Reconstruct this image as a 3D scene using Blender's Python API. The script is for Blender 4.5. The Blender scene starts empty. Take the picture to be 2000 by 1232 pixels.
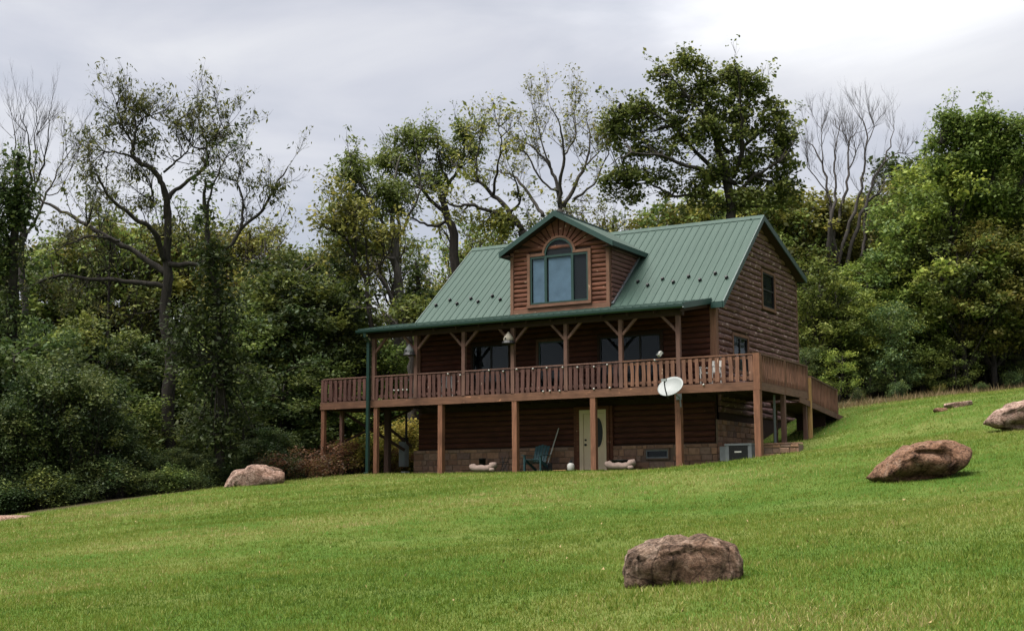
import bpy, math, random
import numpy as np
from mathutils import Vector, Matrix, noise

# ------------------------------------------------------------------ camera, sky, sun, exposure
F_PX, PITCH, YAW, ROLL = 2558.9, 7.793, -30.05, -0.274
CAM = np.array([14.116, -40.279, -0.788])
sc = bpy.context.scene
_y, _t, _r = map(math.radians, (YAW, PITCH, ROLL))
FWD = np.array([math.sin(_y)*math.cos(_t), math.cos(_y)*math.cos(_t), math.sin(_t)])
_rt = np.array([math.cos(_y), -math.sin(_y), 0.0]); _up = np.cross(_rt, FWD)
RGT = _rt*math.cos(_r)+_up*math.sin(_r); UPV = -_rt*math.sin(_r)+_up*math.cos(_r)
cd = bpy.data.cameras.new('camera'); cam = bpy.data.objects.new('camera', cd)
sc.collection.objects.link(cam); sc.camera = cam
cd.sensor_width = 36.0; cd.lens = 36.0*F_PX/2000; cd.clip_end = 3000; cd.clip_start = .1
cam.matrix_world = Matrix(((RGT[0], UPV[0], -FWD[0], CAM[0]), (RGT[1], UPV[1], -FWD[1], CAM[1]), (RGT[2], UPV[2], -FWD[2], CAM[2]), (0, 0, 0, 1)))

SUN_EL = math.radians(69)
sdir = np.array([-.45, -.60])                      # horizontal direction towards the sun (left of and behind the camera)
sdir = sdir/np.linalg.norm(sdir)
SUNV = Vector((sdir[0]*math.cos(SUN_EL), sdir[1]*math.cos(SUN_EL), math.sin(SUN_EL)))
sl = bpy.data.lights.new('sun', 'SUN'); sl.energy = 3.0; sl.angle = math.radians(55); sl.color = (1, .96, .9)
so = bpy.data.objects.new('sun', sl); sc.collection.objects.link(so)
so.rotation_euler = SUNV.to_track_quat('Z', 'Y').to_euler(); so.location = (0, 0, 60)

W = bpy.data.worlds.new('World'); sc.world = W; W.use_nodes = True
nt = W.node_tree; N = nt.nodes; LK = nt.links.new
for n in list(N): N.remove(n)
out = N.new('ShaderNodeOutputWorld'); bg = N.new('ShaderNodeBackground'); LK(bg.outputs[0], out.inputs[0])
sky = N.new('ShaderNodeTexSky'); sky.sky_type = 'NISHITA'; sky.sun_disc = False
sky.sun_elevation = SUN_EL; sky.sun_rotation = math.atan2(sdir[0], sdir[1])
tc = N.new('ShaderNodeTexCoord')
mp = N.new('ShaderNodeMapping'); mp.inputs['Scale'].default_value = (1, 1, 3.2); LK(tc.outputs['Generated'], mp.inputs[0])
n1 = N.new('ShaderNodeTexNoise'); n1.inputs['Scale'].default_value = 3.4; n1.inputs['Detail'].default_value = 7; n1.inputs['Roughness'].default_value = .5
n1.inputs['Distortion'].default_value = .35
mp.inputs['Location'].default_value = (.35, 1.7, .2)
LK(mp.outputs[0], n1.inputs[0])
cr = N.new('ShaderNodeValToRGB'); LK(n1.outputs[0], cr.inputs[0])
e = cr.color_ramp.elements
e[0].position = .35; e[0].color = (.243, .254, .287, 1); e[1].position = .66; e[1].color = (.372, .372, .382, 1)
_m = cr.color_ramp.elements.new(.5); _m.color = (.302, .306, .332, 1)
skm = N.new('ShaderNodeVectorMath'); skm.operation = 'SCALE'; LK(sky.outputs[0], skm.inputs[0]); skm.inputs['Scale'].default_value = .06
mixs = N.new('ShaderNodeMixRGB'); mixs.inputs[0].default_value = .88; LK(skm.outputs[0], mixs.inputs[1]); LK(cr.outputs[0], mixs.inputs[2])
# the brighter thin patch of cloud at the upper right of the view
gd = FWD*F_PX + RGT*(1560-1000) + UPV*(616+120); gd = gd/np.linalg.norm(gd)
def wdot(v):
    d_ = N.new('ShaderNodeVectorMath'); d_.operation = 'DOT_PRODUCT'; LK(tc.outputs['Generated'], d_.inputs[0]); d_.inputs[1].default_value = tuple(map(float, v)); return d_.outputs['Value']
def wmath(op, a, b=0., c=0.):
    m_ = N.new('ShaderNodeMath'); m_.operation = op
    for k_, v_ in enumerate((a, b, c)):
        if isinstance(v_, (int, float)): m_.inputs[k_].default_value = float(v_)
        else: LK(v_, m_.inputs[k_])
    return m_.outputs[0]
gu = wmath('MULTIPLY', wmath('SUBTRACT', wdot(RGT), float(gd@RGT)), .38); gv = wmath('SUBTRACT', wdot(UPV), float(gd@UPV))
gr_ = wmath('SQRT', wmath('ADD', wmath('MULTIPLY', gu, gu), wmath('MULTIPLY', gv, gv)))
gr_ = wmath('ADD', gr_, wmath('MULTIPLY', wmath('LESS_THAN', wdot(FWD), 0.), 9.)); gr_ = wmath('MULTIPLY_ADD', n1.outputs[0], -.06, wmath('ADD', gr_, .03))
mr = N.new('ShaderNodeMapRange'); mr.interpolation_type = 'SMOOTHSTEP'; LK(gr_, mr.inputs[0]); mr.inputs[1].default_value = .105; mr.inputs[2].default_value = .02
mul = N.new('ShaderNodeMath'); mul.operation = 'MULTIPLY'; LK(mr.outputs[0], mul.inputs[0]); LK(n1.outputs[0], mul.inputs[1])
addc = N.new('ShaderNodeMixRGB'); addc.blend_type = 'ADD'; LK(mul.outputs[0], addc.inputs[0]); LK(mixs.outputs[0], addc.inputs[1]); addc.inputs[2].default_value = (.34, .335, .32, 1)
LK(addc.outputs[0], bg.inputs[0]); bg.inputs[1].default_value = .64
vs = sc.view_settings; vs.view_transform = 'Standard'; vs.look = 'None'; vs.gamma = 1; vs.exposure = 1.9; vs.use_curve_mapping = False
sc.cycles.max_bounces = 6; sc.cycles.diffuse_bounces = 3; sc.cycles.transparent_max_bounces = 8

# ------------------------------------------------------------------ helpers
rnd = random.Random(11); rng = np.random.default_rng(7)
COL = sc.collection
def ray(px, py): return FWD + RGT*((px-1000)/F_PX) + UPV*((616-py)/F_PX)
def P(px, py, D): return CAM + ray(px, py)*D
HF = np.array([math.sin(_y), math.cos(_y)]); HR = np.array([math.cos(_y), -math.sin(_y)])
def PH(px, D): return CAM[:2] + D*(HF + HR*(px-1000)/F_PX)
def onY(px, py, Y):
    d = ray(px, py); return CAM + d*(Y-CAM[1])/d[1]

def tag(o, label=None, cat=None, group=None, kind=None):
    if label: o['label'] = label
    if cat: o['category'] = cat
    if group: o['group'] = group
    if kind: o['kind'] = kind
    return o
def link(o, parent=None):
    COL.objects.link(o)
    if parent is not None:
        o.parent = parent
        if parent.type == 'EMPTY': o.matrix_parent_inverse = Matrix.LocRotScale(parent.location, parent.rotation_euler, parent.scale).inverted()
    return o
def thing(name, label, cat, loc=(0, 0, 0), group=None, rz=0):
    o = bpy.data.objects.new(name, None); o.empty_display_size = .2
    o.location = tuple(float(v) for v in loc); o.rotation_euler = (0, 0, rz); COL.objects.link(o); return tag(o, label, cat, group)
def mesh(name, V, Fc, mat=None, smooth=False):
    me = bpy.data.meshes.new(name); me.from_pydata([tuple(map(float, v)) for v in V], [], Fc); me.update()
    if mat: me.materials.append(mat)
    if smooth: me.shade_smooth()
    return me
def mk(name, V, Fc, mat, parent=None, smooth=False):
    return link(bpy.data.objects.new(name, mesh(name, V, Fc, mat, smooth)), parent)
def fast_mesh(name, V, L, starts, mat, tint=None, smooth=False):
    me = bpy.data.meshes.new(name); V = np.ascontiguousarray(V, np.float32)
    me.vertices.add(len(V)); me.vertices.foreach_set('co', V.ravel())
    me.loops.add(len(L)); me.loops.foreach_set('vertex_index', np.asarray(L, np.int32))
    me.polygons.add(len(starts)); me.polygons.foreach_set('loop_start', np.asarray(starts, np.int32))
    if tint is not None:
        a = me.attributes.new('tint', 'FLOAT', 'FACE'); a.data.foreach_set('value', np.asarray(tint, np.float32))
    me.update(calc_edges=True)
    if mat: me.materials.append(mat)
    if smooth: me.shade_smooth()
    return me
BOXF = [(0, 3, 2, 1), (4, 5, 6, 7), (0, 1, 5, 4), (1, 2, 6, 5), (2, 3, 7, 6), (3, 0, 4, 7)]
def boxv(x0, x1, y0, y1, z0, z1): return [(x0, y0, z0), (x1, y0, z0), (x1, y1, z0), (x0, y1, z0), (x0, y0, z1), (x1, y0, z1), (x1, y1, z1), (x0, y1, z1)]
def box(name, x0, x1, y0, y1, z0, z1, mat, parent=None, j=0):
    V = boxv(x0, x1, y0, y1, z0, z1)
    if j: V = [tuple(c+rnd.uniform(-j, j) for c in v) for v in V]
    return mk(name, V, BOXF, mat, parent)
class Acc:
    def __init__(s): s.V = []; s.F = []
    def add(s, V, Fc):
        b = len(s.V); s.V += [tuple(v) for v in V]; s.F += [tuple(i+b for i in f) for f in Fc]
    def box(s, *a): s.add(boxv(*a), BOXF)
    def bar(s, a, b, w, h=None, up=(0, 0, 1)):
        a = Vector(a); b = Vector(b); h = h or w; d = (b-a).normalized(); up = Vector(up)
        if abs(d.dot(up)) > .95: up = Vector((0, 1, 0))
        x = d.cross(up).normalized()*w/2; y = x.normalized().cross(d)*h/2
        s.add([a-x-y, a+x-y, a+x+y, a-x+y, b-x-y, b+x-y, b+x+y, b-x+y], BOXF)
    def tube(s, pts, rad, n=6, cap=True):
        pts = [Vector(map(float, p)) for p in pts]; b = len(s.V); m = len(pts)
        prev = None
        for i, p in enumerate(pts):
            d = (pts[min(i+1, m-1)]-pts[max(i-1, 0)]).normalized()
            if prev is None: prev = d.orthogonal().normalized()
            x = (prev-d*prev.dot(d)); x = x.normalized() if x.length > 1e-6 else d.orthogonal().normalized()
            prev = x; y = d.cross(x); r = rad[i] if hasattr(rad, '__len__') else rad
            for k in range(n):
                a = 2*math.pi*k/n; s.V.append(tuple(p+x*(r*math.cos(a))+y*(r*math.sin(a))))
        for i in range(m-1):
            for k in range(n):
                s.F.append((b+i*n+k, b+i*n+(k+1) % n, b+(i+1)*n+(k+1) % n, b+(i+1)*n+k))
        if cap: s.F.append(tuple(b+k for k in reversed(range(n)))); s.F.append(tuple(b+(m-1)*n+k for k in range(n)))
    def lathe(s, prof, c=(0, 0, 0), n=12):
        b = len(s.V)
        for r, z in prof:
            for k in range(n):
                a = 2*math.pi*k/n; s.V.append((c[0]+r*math.cos(a), c[1]+r*math.sin(a), c[2]+z))
        for i in range(len(prof)-1):
            for k in range(n): s.F.append((b+i*n+k, b+i*n+(k+1) % n, b+(i+1)*n+(k+1) % n, b+(i+1)*n+k))
        s.F.append(tuple(b+k for k in reversed(range(n)))); s.F.append(tuple(b+(len(prof)-1)*n+k for k in range(n)))
    def build(s, name, mat, parent=None, smooth=False): return mk(name, s.V, s.F, mat, parent, smooth)

# ------------------------------------------------------------------ materials
def newmat(name):
    m = bpy.data.materials.new(name); m.use_nodes = True; t = m.node_tree
    b = t.nodes['Principled BSDF']; b.inputs['Roughness'].default_value = .8
    b.inputs['Specular IOR Level'].default_value = .25
    return m, t, b
def nz(t, scale, detail=4, vec=None, rough=.55, dist=0):
    n = t.nodes.new('ShaderNodeTexNoise'); n.inputs['Scale'].default_value = scale; n.inputs['Detail'].default_value = detail
    n.inputs['Roughness'].default_value = rough; n.inputs['Distortion'].default_value = dist
    if vec is not None: t.links.new(vec, n.inputs['Vector'])
    return n.outputs[0]
def ramp(t, fac, stops):
    r = t.nodes.new('ShaderNodeValToRGB'); e = r.color_ramp.elements
    e[0].position, e[0].color = stops[0][0], (*stops[0][1], 1); e[1].position, e[1].color = stops[-1][0], (*stops[-1][1], 1)
    for p, c in stops[1:-1]: e.new(p).color = (*c, 1)
    t.links.new(fac, r.inputs[0]); return r.outputs[0]
def mixc(t, a, b, fac, mode='MIX'):
    m = t.nodes.new('ShaderNodeMixRGB'); m.blend_type = mode
    for i, v in ((0, fac), (1, a), (2, b)):
        if isinstance(v, (int, float)): m.inputs[i].default_value = v
        elif isinstance(v, tuple): m.inputs[i].default_value = (*v, 1)
        else: t.links.new(v, m.inputs[i])
    return m.outputs[0]
def bump(t, b, h, strength=.4, dist=.02):
    n = t.nodes.new('ShaderNodeBump'); n.inputs['Strength'].default_value = strength; n.inputs['Distance'].default_value = dist
    t.links.new(h, n.inputs['Height']); t.links.new(n.outputs[0], b.inputs['Normal'])
def coord(t, scale=(1, 1, 1), rot=(0, 0, 0), kind='Object'):
    c = t.nodes.new('ShaderNodeTexCoord'); m = t.nodes.new('ShaderNodeMapping')
    m.inputs['Scale'].default_value = scale; m.inputs['Rotation'].default_value = rot
    t.links.new(c.outputs[kind], m.inputs[0]); return m.outputs[0]
def mrange(t, v, a, b, c=0., d=1.):
    n = t.nodes.new('ShaderNodeMapRange'); t.links.new(v, n.inputs[0])
    for i, x in enumerate((a, b, c, d)): n.inputs[i+1].default_value = x
    return n.outputs[0]
def wood(name, dark, light, axis, patch=None, patch_amt=.62, rough=.75, vary=.5):
    m, t, b = newmat(name); s = [14, 14, 14]; s['xyz'.index(axis)] = 1.2
    v = coord(t, tuple(s)); g = nz(t, 1.6, 6, v, .6, .5)
    c = ramp(t, g, [(.3, dark), (.7, light)])
    oi = t.nodes.new('ShaderNodeObjectInfo')
    c = mixc(t, c, (.5, .5, .5), mrange(t, oi.outputs['Random'], 0, 1, 0, vary), 'MULTIPLY')
    w = nz(t, 1.3, 5, coord(t), .6)
    c = mixc(t, c, tuple(x*.45 for x in dark), mrange(t, w, .5, .72, 0, .6))
    if patch:
        s2 = [9, 9, 9]; s2['xyz'.index(axis)] = 4
        k = nz(t, 1.0, 3, coord(t, tuple(s2)), .5)
        c = mixc(t, c, patch, mrange(t, k, patch_amt, patch_amt+.06, 0, .75))
    t.links.new(c, b.inputs['Base Color']); b.inputs['Roughness'].default_value = rough
    bump(t, b, g, .5, .01); return m
def plain(name, col, rough=.6, metal=0, var=.25, scale=6, spec=.3, bmp=0):
    m, t, b = newmat(name); n = nz(t, scale, 5, coord(t))
    c = mixc(t, tuple(x*(1-var) for x in col), tuple(min(1, x*(1+var)) for x in col), n)
    t.links.new(c, b.inputs['Base Color']); b.inputs['Roughness'].default_value = rough; b.inputs['Metallic'].default_value = metal
    b.inputs['Specular IOR Level'].default_value = spec
    if bmp: bump(t, b, nz(t, scale*5, 4, coord(t)), bmp, .01)
    return m
M = {}
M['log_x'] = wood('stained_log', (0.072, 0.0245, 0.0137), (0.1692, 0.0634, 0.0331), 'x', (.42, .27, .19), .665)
M['log_shade'] = wood('shaded_stained_log', (.045, .014, .009), (.115, .038, .022), 'x', (.2, .1, .07), .70)  # darker, redder copy of the log stain: porch and under-deck shade put into the colour
M['log_y'] = wood('weathered_log', (.10, .05, .045), (.20, .11, .098), 'y', (.42, .31, .28), .60)
M['log_dx'] = wood('dormer_cheek_log', (.10, .045, .036), (.20, .10, .08), 'y', (.36, .25, .2), .66)
M['trim_z'] = wood('trim_wood', (0.115, 0.056, 0.034), (0.2, 0.105, 0.066), 'z', (.45, .3, .2), .7)
M['trim_x'] = wood('trim_wood_flat', (0.115, 0.056, 0.034), (0.2, 0.105, 0.066), 'x', (.5, .36, .25), .68)
M['post'] = wood('deck_post_wood', (0.115, 0.05, 0.028), (0.23, 0.105, 0.06), 'z', vary=.3)
M['rim'] = wood('rim_board_wood', (0.105, 0.05, 0.03), (0.215, 0.105, 0.062), 'x', (.45, .22, .12), .68)
M['rim_y'] = wood('side_board_wood', (0.1, 0.052, 0.038), (0.19, 0.105, 0.074), 'y')
M['yellow_post'] = wood('new_post_wood', (.30, .17, .06), (.46, .29, .12), 'z')
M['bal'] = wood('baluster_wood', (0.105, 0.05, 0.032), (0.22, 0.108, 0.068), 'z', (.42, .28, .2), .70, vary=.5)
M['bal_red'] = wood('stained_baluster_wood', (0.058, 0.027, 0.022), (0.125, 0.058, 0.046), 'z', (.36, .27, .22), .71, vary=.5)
M['porch_post'] = wood('porch_post_wood', (0.095, 0.05, 0.038), (0.185, 0.1, 0.076), 'z')
M['deckboard'] = wood('deck_boards', (.09, .045, .03), (.18, .09, .06), 'x')
M['dark'] = plain('dark_interior', (.012, .012, .014), .9)
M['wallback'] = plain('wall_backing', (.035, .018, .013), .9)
M['trimgreen'] = plain('green_trim_metal', (0.007, 0.032, 0.025), .45, spec=.5)
M['gutter'] = plain('green_gutter_metal', (0.006, 0.026, 0.02), .4, spec=.5)
M['black'] = plain('black_metal', (.012, .012, .013), .5)
M['curtain'] = plain('pale_curtain', (0.16, 0.22, 0.295), .9, var=.45, scale=2.2)
M['grey_metal'] = plain('grey_metal', (0.13, 0.14, 0.148), .5)
M['white'] = plain('white_plastic', (0.42, 0.41, 0.385), .5, var=.1)
M['dishwhite'] = plain('dish_paint', (0.205, 0.22, 0.215), .45, var=.12)
M['cream'] = plain('cream_door_paint', (0.6, 0.47, 0.33), .55, var=.12, scale=2)
M['concrete'] = plain('pale_pink_concrete', (0.27, 0.2, 0.17), .9, var=.3, scale=9, bmp=.5)
M['mortar'] = plain('mortar', (.16, .11, .085), .95, var=.3)
M['chair_green'] = plain('dark_teal_plastic', (.03, .075, .085), .5)
M['birdcream'] = plain('cream_gourd', (0.21, 0.188, 0.15), .7, var=.25)
M['birdgrey'] = plain('grey_gourd', (0.08, 0.084, 0.085), .7, var=.4)
M['pipe'] = plain('grey_pipe', (.25, .26, .26), .5)
# metal roof
m, t, b = newmat('green_metal_roof'); M['roof'] = m
n = nz(t, 1.4, 6, coord(t, (3.5, .35, .35)), .6); oi = t.nodes.new('ShaderNodeObjectInfo')
c = ramp(t, n, [(.3, (.0255, .048, .0385)), (.7, (.040, .067, .0545))])
c = mixc(t, c, (.75, .8, .78), mrange(t, oi.outputs['Random'], 0, 1, 0, .3), 'MULTIPLY')
t.links.new(c, b.inputs['Base Color']); b.inputs['Roughness'].default_value = .5; b.inputs['Specular IOR Level'].default_value = .12
# stones
m, t, b = newmat('brown_field_stone'); M['stone'] = m
oi = t.nodes.new('ShaderNodeObjectInfo')
c = ramp(t, oi.outputs['Random'], [(0, (.22, .125, .085)), (.35, (.34, .195, .125)), (.6, (.28, .19, .145)), (.8, (.42, .24, .145)), (1, (.19, .125, .11))])
c = mixc(t, c, (.35, .3, .27), mrange(t, nz(t, 9, 6, coord(t)), .3, .75, .0, .6), 'MULTIPLY')
t.links.new(c, b.inputs['Base Color']); bump(t, b, nz(t, 25, 5, coord(t)), .6, .01)
# glass
m, t, b = newmat('window_glass'); M['glass'] = m
for n in list(t.nodes):
    if n.type == 'BSDF_PRINCIPLED': t.nodes.remove(n)
tr = t.nodes.new('ShaderNodeBsdfTransparent'); tr.inputs[0].default_value = (.8, .84, .85, 1)
gl = t.nodes.new('ShaderNodeBsdfGlossy'); gl.inputs['Roughness'].default_value = .03; gl.inputs[0].default_value = (.9, .95, 1, 1)
fw_ = t.nodes.new('ShaderNodeLayerWeight'); fw_.inputs[0].default_value = .5; fr = t.nodes.new('ShaderNodeMapRange'); t.links.new(fw_.outputs['Facing'], fr.inputs[0]); fr.inputs[3].default_value = .004; fr.inputs[4].default_value = .07
mx = t.nodes.new('ShaderNodeMixShader'); t.links.new(fr.outputs[0], mx.inputs[0]); t.links.new(tr.outputs[0], mx.inputs[1]); t.links.new(gl.outputs[0], mx.inputs[2])
nb = t.nodes.new('ShaderNodeBump'); nb.inputs['Strength'].default_value = .05; t.links.new(nz(t, .9, 2, coord(t)), nb.inputs['Height']); t.links.new(nb.outputs[0], gl.inputs['Normal'])
t.links.new(mx.outputs[0], t.nodes['Material Output'].inputs[0])
def bark(name, a, bcol, sc_=6):
    m, t, b = newmat(name); v = coord(t, (sc_, sc_, sc_*.25)); g = nz(t, 1.5, 6, v, .65, .6)
    c = ramp(t, g, [(.3, a), (.7, bcol)]); t.links.new(c, b.inputs['Base Color']); b.inputs['Roughness'].default_value = .95
    bump(t, b, g, .8, .04); return m
M['bark'] = bark('dark_bark', (.014, .012, .0105), (.046, .039, .034))
M['bark_grey'] = bark('grey_bark', (.035, .031, .028), (.10, .09, .08))
M['bark_dead'] = bark('dead_bark', (.022, .019, .018), (.065, .057, .053))
M['bark_pale'] = bark('pale_bark', (.10, .09, .08), (.25, .22, .19))
def leafmat(name, cols, trans=.35):
    m, t, b = newmat(name); a = t.nodes.new('ShaderNodeAttribute'); a.attribute_name = 'tint'
    k = len(cols); c = ramp(t, a.outputs['Fac'], [(i/(k-1), cc) for i, cc in enumerate(cols)])
    oi = t.nodes.new('ShaderNodeObjectInfo')
    h = t.nodes.new('ShaderNodeHueSaturation'); t.links.new(c, h.inputs['Color'])
    t.links.new(mrange(t, oi.outputs['Random'], 0, 1, .485, .515), h.inputs['Hue']); t.links.new(mrange(t, oi.outputs['Random'], 0, 1, .72, 1.2), h.inputs['Value'])
    c = h.outputs[0]
    t.links.new(c, b.inputs['Base Color']); b.inputs['Roughness'].default_value = .6
    tl = t.nodes.new('ShaderNodeBsdfTranslucent'); t.links.new(c, tl.inputs[0])
    mx = t.nodes.new('ShaderNodeMixShader'); mx.inputs[0].default_value = trans
    t.links.new(b.outputs[0], mx.inputs[1]); t.links.new(tl.outputs[0], mx.inputs[2]); t.links.new(mx.outputs[0], t.nodes['Material Output'].inputs[0])
    return m
M['lf_dark'] = leafmat('dark_green_leaves', [(0.0258, 0.0455, 0.0182), (0.0483, 0.0759, 0.0237), (0.0836, 0.1138, 0.0308), (0.1367, 0.1594, 0.042)])
M['lf_ivy'] = leafmat('ivy_leaves', [(0.0189, 0.034, 0.0122), (0.0324, 0.055, 0.0158), (0.0567, 0.085, 0.0216), (0.0945, 0.115, 0.0288)])
M['lf_mid'] = leafmat('mid_green_leaves', [(0.0463, 0.0749, 0.02), (0.091, 0.1295, 0.0287), (0.1488, 0.195, 0.0402), (0.2315, 0.2574, 0.0574)])
M['lf_light'] = leafmat('light_green_leaves', [(0.055, 0.0857, 0.0191), (0.117, 0.1559, 0.0287), (0.1927, 0.2311, 0.0406), (0.296, 0.3117, 0.0598)])
M['lf_olive'] = leafmat('olive_leaves', [(0.0551, 0.0624, 0.0191), (0.1102, 0.1158, 0.0246), (0.1811, 0.1782, 0.0355), (0.2676, 0.2228, 0.0479)])
M['lf_walnut'] = leafmat('walnut_leaves', [(0.0268, 0.0345, 0.0127), (0.0549, 0.0633, 0.019), (0.0975, 0.0978, 0.0264), (0.1585, 0.138, 0.0317)], .3)
M['lf_tulip'] = leafmat('tulip_leaves', [(0.0505, 0.0798, 0.0245), (0.1015, 0.1408, 0.0342), (0.1687, 0.2125, 0.049), (0.2815, 0.2923, 0.0684)], .3)
M['lf_yellow'] = leafmat('yellowing_leaves', [(.09, .095, .02), (.18, .17, .03), (.30, .25, .05), (.36, .27, .06)])
M['lf_red'] = leafmat('rusty_leaves', [(.05, .035, .02), (.10, .045, .025), (.15, .06, .03), (.14, .12, .04)])

# ------------------------------------------------------------------ terrain
HORV = 966.0
def zr(px, D, py): return CAM[2] + D*(HORV-py)/F_PX*1.01
ctl = []
def cw(x, y, z): ctl.append((x, y, z))
def cp(px, D, py): xy = PH(px, D); ctl.append((xy[0], xy[1], zr(px, D, py)))
def cs(px, D, s): xy = PH(px, D); ctl.append((xy[0], xy[1], CAM[2]-1.66+s*D))
for px, s in ((-1500, .0), (0, .03), (1000, .053), (2000, .08), (3500, .11)):
    cs(px, 4, s); cs(px, 11, s)
cs(1000, -10, .05); cs(500, 11, .042); cs(1500, 11, .065); cs(500, 25, .043); cs(1000, 25, .0535); cs(1350, 25, .060)
cs(0, 24, .028)
cp(0, 40, 1008); cp(230, 42, 976); cp(440, 45, 950); cp(560, 47, 938); cp(-600, 38, 1070); cp(-600, 22, 1110)
for v in ((-18, 0, -.08), (-17.7, -2, -.2), (-15, 0, 0), (-9, 0, 0), (-5, 0, 0), (-2.8, 0, .01), (-.1, 0, .05), (-15, 2.4, .05), (-9, 2.4, .05), (-3, 2.0, .05), (-9, -4, -.2), (-3, -4, -.16),
          (-16.5, 5, .35), (-17, 9, .7), (-21, 4, .05), (-9, 8, .6), (-3, 6, .9), (0, 2.6, .84), (-1.4, 2.7, .8), (0, 4.8, .93), (.2, 5.2, 1.25), (0, 9.1, 2.08), (-2, 12, 2.5), (1.3, 1.2, .62), (1.3, -.6, .27), (3, 3, 1.35), (2.5, 6.5, 1.9), (-.3, 1.2, .1), (-1.5, 1.5, .06)):
    cw(*v)
cp(1700, 25, 938); cp(1880, 26, 912); cp(2000, 38, 832); cp(1900, 40, 824); cp(1860, 46, 799); cp(1700, 53, 800); cp(1850, 58, 780); cp(2000, 62, 766); cp(2400, 58, 705); cp(2400, 30, 830); cp(2000, 16, 1005)
cp(1640, 34, 880); cp(1560, 22, 995)
for px, D, z in ((1300, 75, 4.5), (1700, 80, 6), (2100, 90, 9), (1000, 80, 2.0), (700, 72, .5), (500, 75, .3), (0, 65, -.4), (-500, 60, -1.5), (2700, 80, 9)):
    xy = PH(px, D); cw(xy[0], xy[1], z)
ctl = np.array(ctl)
def _k(r2): return np.where(r2 > 1e-9, .5*r2*np.log(np.maximum(r2, 1e-9)), 0)
_n = len(ctl); A = np.zeros((_n+3, _n+3)); d2 = ((ctl[:, None, :2]-ctl[None, :, :2])**2).sum(-1)
A[:_n, :_n] = _k(d2)+np.eye(_n)*.6; A[:_n, _n] = 1; A[:_n, _n+1:] = ctl[:, :2]; A[_n:, :_n] = A[:_n, _n:].T
_w = np.linalg.solve(A, np.concatenate([ctl[:, 2], np.zeros(3)]))
CEN = np.array([-2.0, -2.0])
def hz(x, y):
    x = np.atleast_1d(np.asarray(x, float)); y = np.atleast_1d(np.asarray(y, float))
    q = np.stack([x, y], -1); d = q-CEN; r = np.sqrt((d**2).sum(-1)); f = np.minimum(1, 75/np.maximum(r, 1e-6)); q = CEN+d*f[:, None]
    o = np.empty(len(q))
    for i in range(0, len(q), 40000):
        s = q[i:i+40000]; o[i:i+40000] = _k(((s[:, None, :]-ctl[None, :, :2])**2).sum(-1))@_w[:_n] + _w[_n] + s@_w[_n+1:]
    return o
def h1(x, y): return float(hz(x, y)[0])
EDGE = np.array([(-900, 39), (0, 40.6), (230, 42.6), (440, 46.2), (620, 52), (720, 58), (1100, 62), (1560, 58), (1640, 54.5), (1750, 56.5), (2000, 62.5), (2700, 72)])
def camd(x, y):
    dx = np.asarray(x)-CAM[0]; dy = np.asarray(y)-CAM[1]; D = dx*HF[0]+dy*HF[1]; s = dx*HR[0]+dy*HR[1]
    return D, 1000+F_PX*s/np.maximum(D, .5)
def forest(x, y):
    D, px = camd(x, y); return np.clip((D-np.interp(px, EDGE[:, 0], EDGE[:, 1]))/1.2+.5, 0, 1)*(D > 20)
def lownoise(x, y, seed, scale):
    g = np.random.default_rng(seed); o = np.zeros_like(x, float)
    for i in range(12):
        a = g.uniform(0, 2*math.pi); k = scale*g.uniform(.6, 1.8); o += np.sin((x*math.cos(a)+y*math.sin(a))*k+g.uniform(0, 6.3)+1.3*np.sin((x*math.sin(a)-y*math.cos(a))*k*.7))
    return o/5
inner = np.arange(-48, 48.01, .5)
outer = 48+np.cumsum(1.0*1.28**np.arange(0, 24))
gx = np.concatenate([-outer[::-1], inner, outer])
X, Y = np.meshgrid(gx, gx, indexing='xy'); nx = len(gx)
Zt = hz(X.ravel(), Y.ravel()) + .025*lownoise(X.ravel(), Y.ravel(), 3, 1.4) + .05*lownoise(X.ravel(), Y.ravel(), 4, .35)*np.clip(np.hypot(X.ravel()+8, Y.ravel()-3)/14-.6, 0, 1)
V = np.stack([X.ravel(), Y.ravel(), Zt], -1)
i = np.arange(nx-1); I, J = np.meshgrid(i, i, indexing='xy'); a = (J*nx+I).ravel()
Lp = np.stack([a, a+1, a+nx+1, a+nx], -1).ravel()
m, t, b = newmat('lawn_soil'); M['ground'] = m
v = coord(t); a1 = nz(t, .35, 4, v); a2 = nz(t, 2.4, 5, v); a3 = nz(t, 26, 5, v, .7)
c = ramp(t, a1, [(.35, (.040, .080, .012)), (.5, (.064, .105, .02)), (.65, (.105, .125, .035))])
c = mixc(t, c, (.034, .085, .010), mrange(t, a2, .52, .66, 0, .7))
c = mixc(t, c, (.5, .5, .45), mrange(t, a3, .35, .7, .0, .55), 'MULTIPLY')
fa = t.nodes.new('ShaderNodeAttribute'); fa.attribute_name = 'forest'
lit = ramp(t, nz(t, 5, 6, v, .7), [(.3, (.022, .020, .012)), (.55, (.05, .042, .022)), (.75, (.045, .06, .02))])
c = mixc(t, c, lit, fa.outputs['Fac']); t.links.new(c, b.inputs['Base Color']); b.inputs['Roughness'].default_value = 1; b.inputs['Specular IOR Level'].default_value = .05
bump(t, b, a3, .6, .03)
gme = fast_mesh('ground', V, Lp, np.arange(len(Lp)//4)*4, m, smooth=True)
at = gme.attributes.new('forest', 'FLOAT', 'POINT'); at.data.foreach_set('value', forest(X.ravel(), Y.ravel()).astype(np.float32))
ground = link(bpy.data.objects.new('ground', gme)); tag(ground, kind='structure')
def gp(px, D):
    xy = PH(px, D); return np.array([xy[0], xy[1], h1(*xy)])

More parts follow.
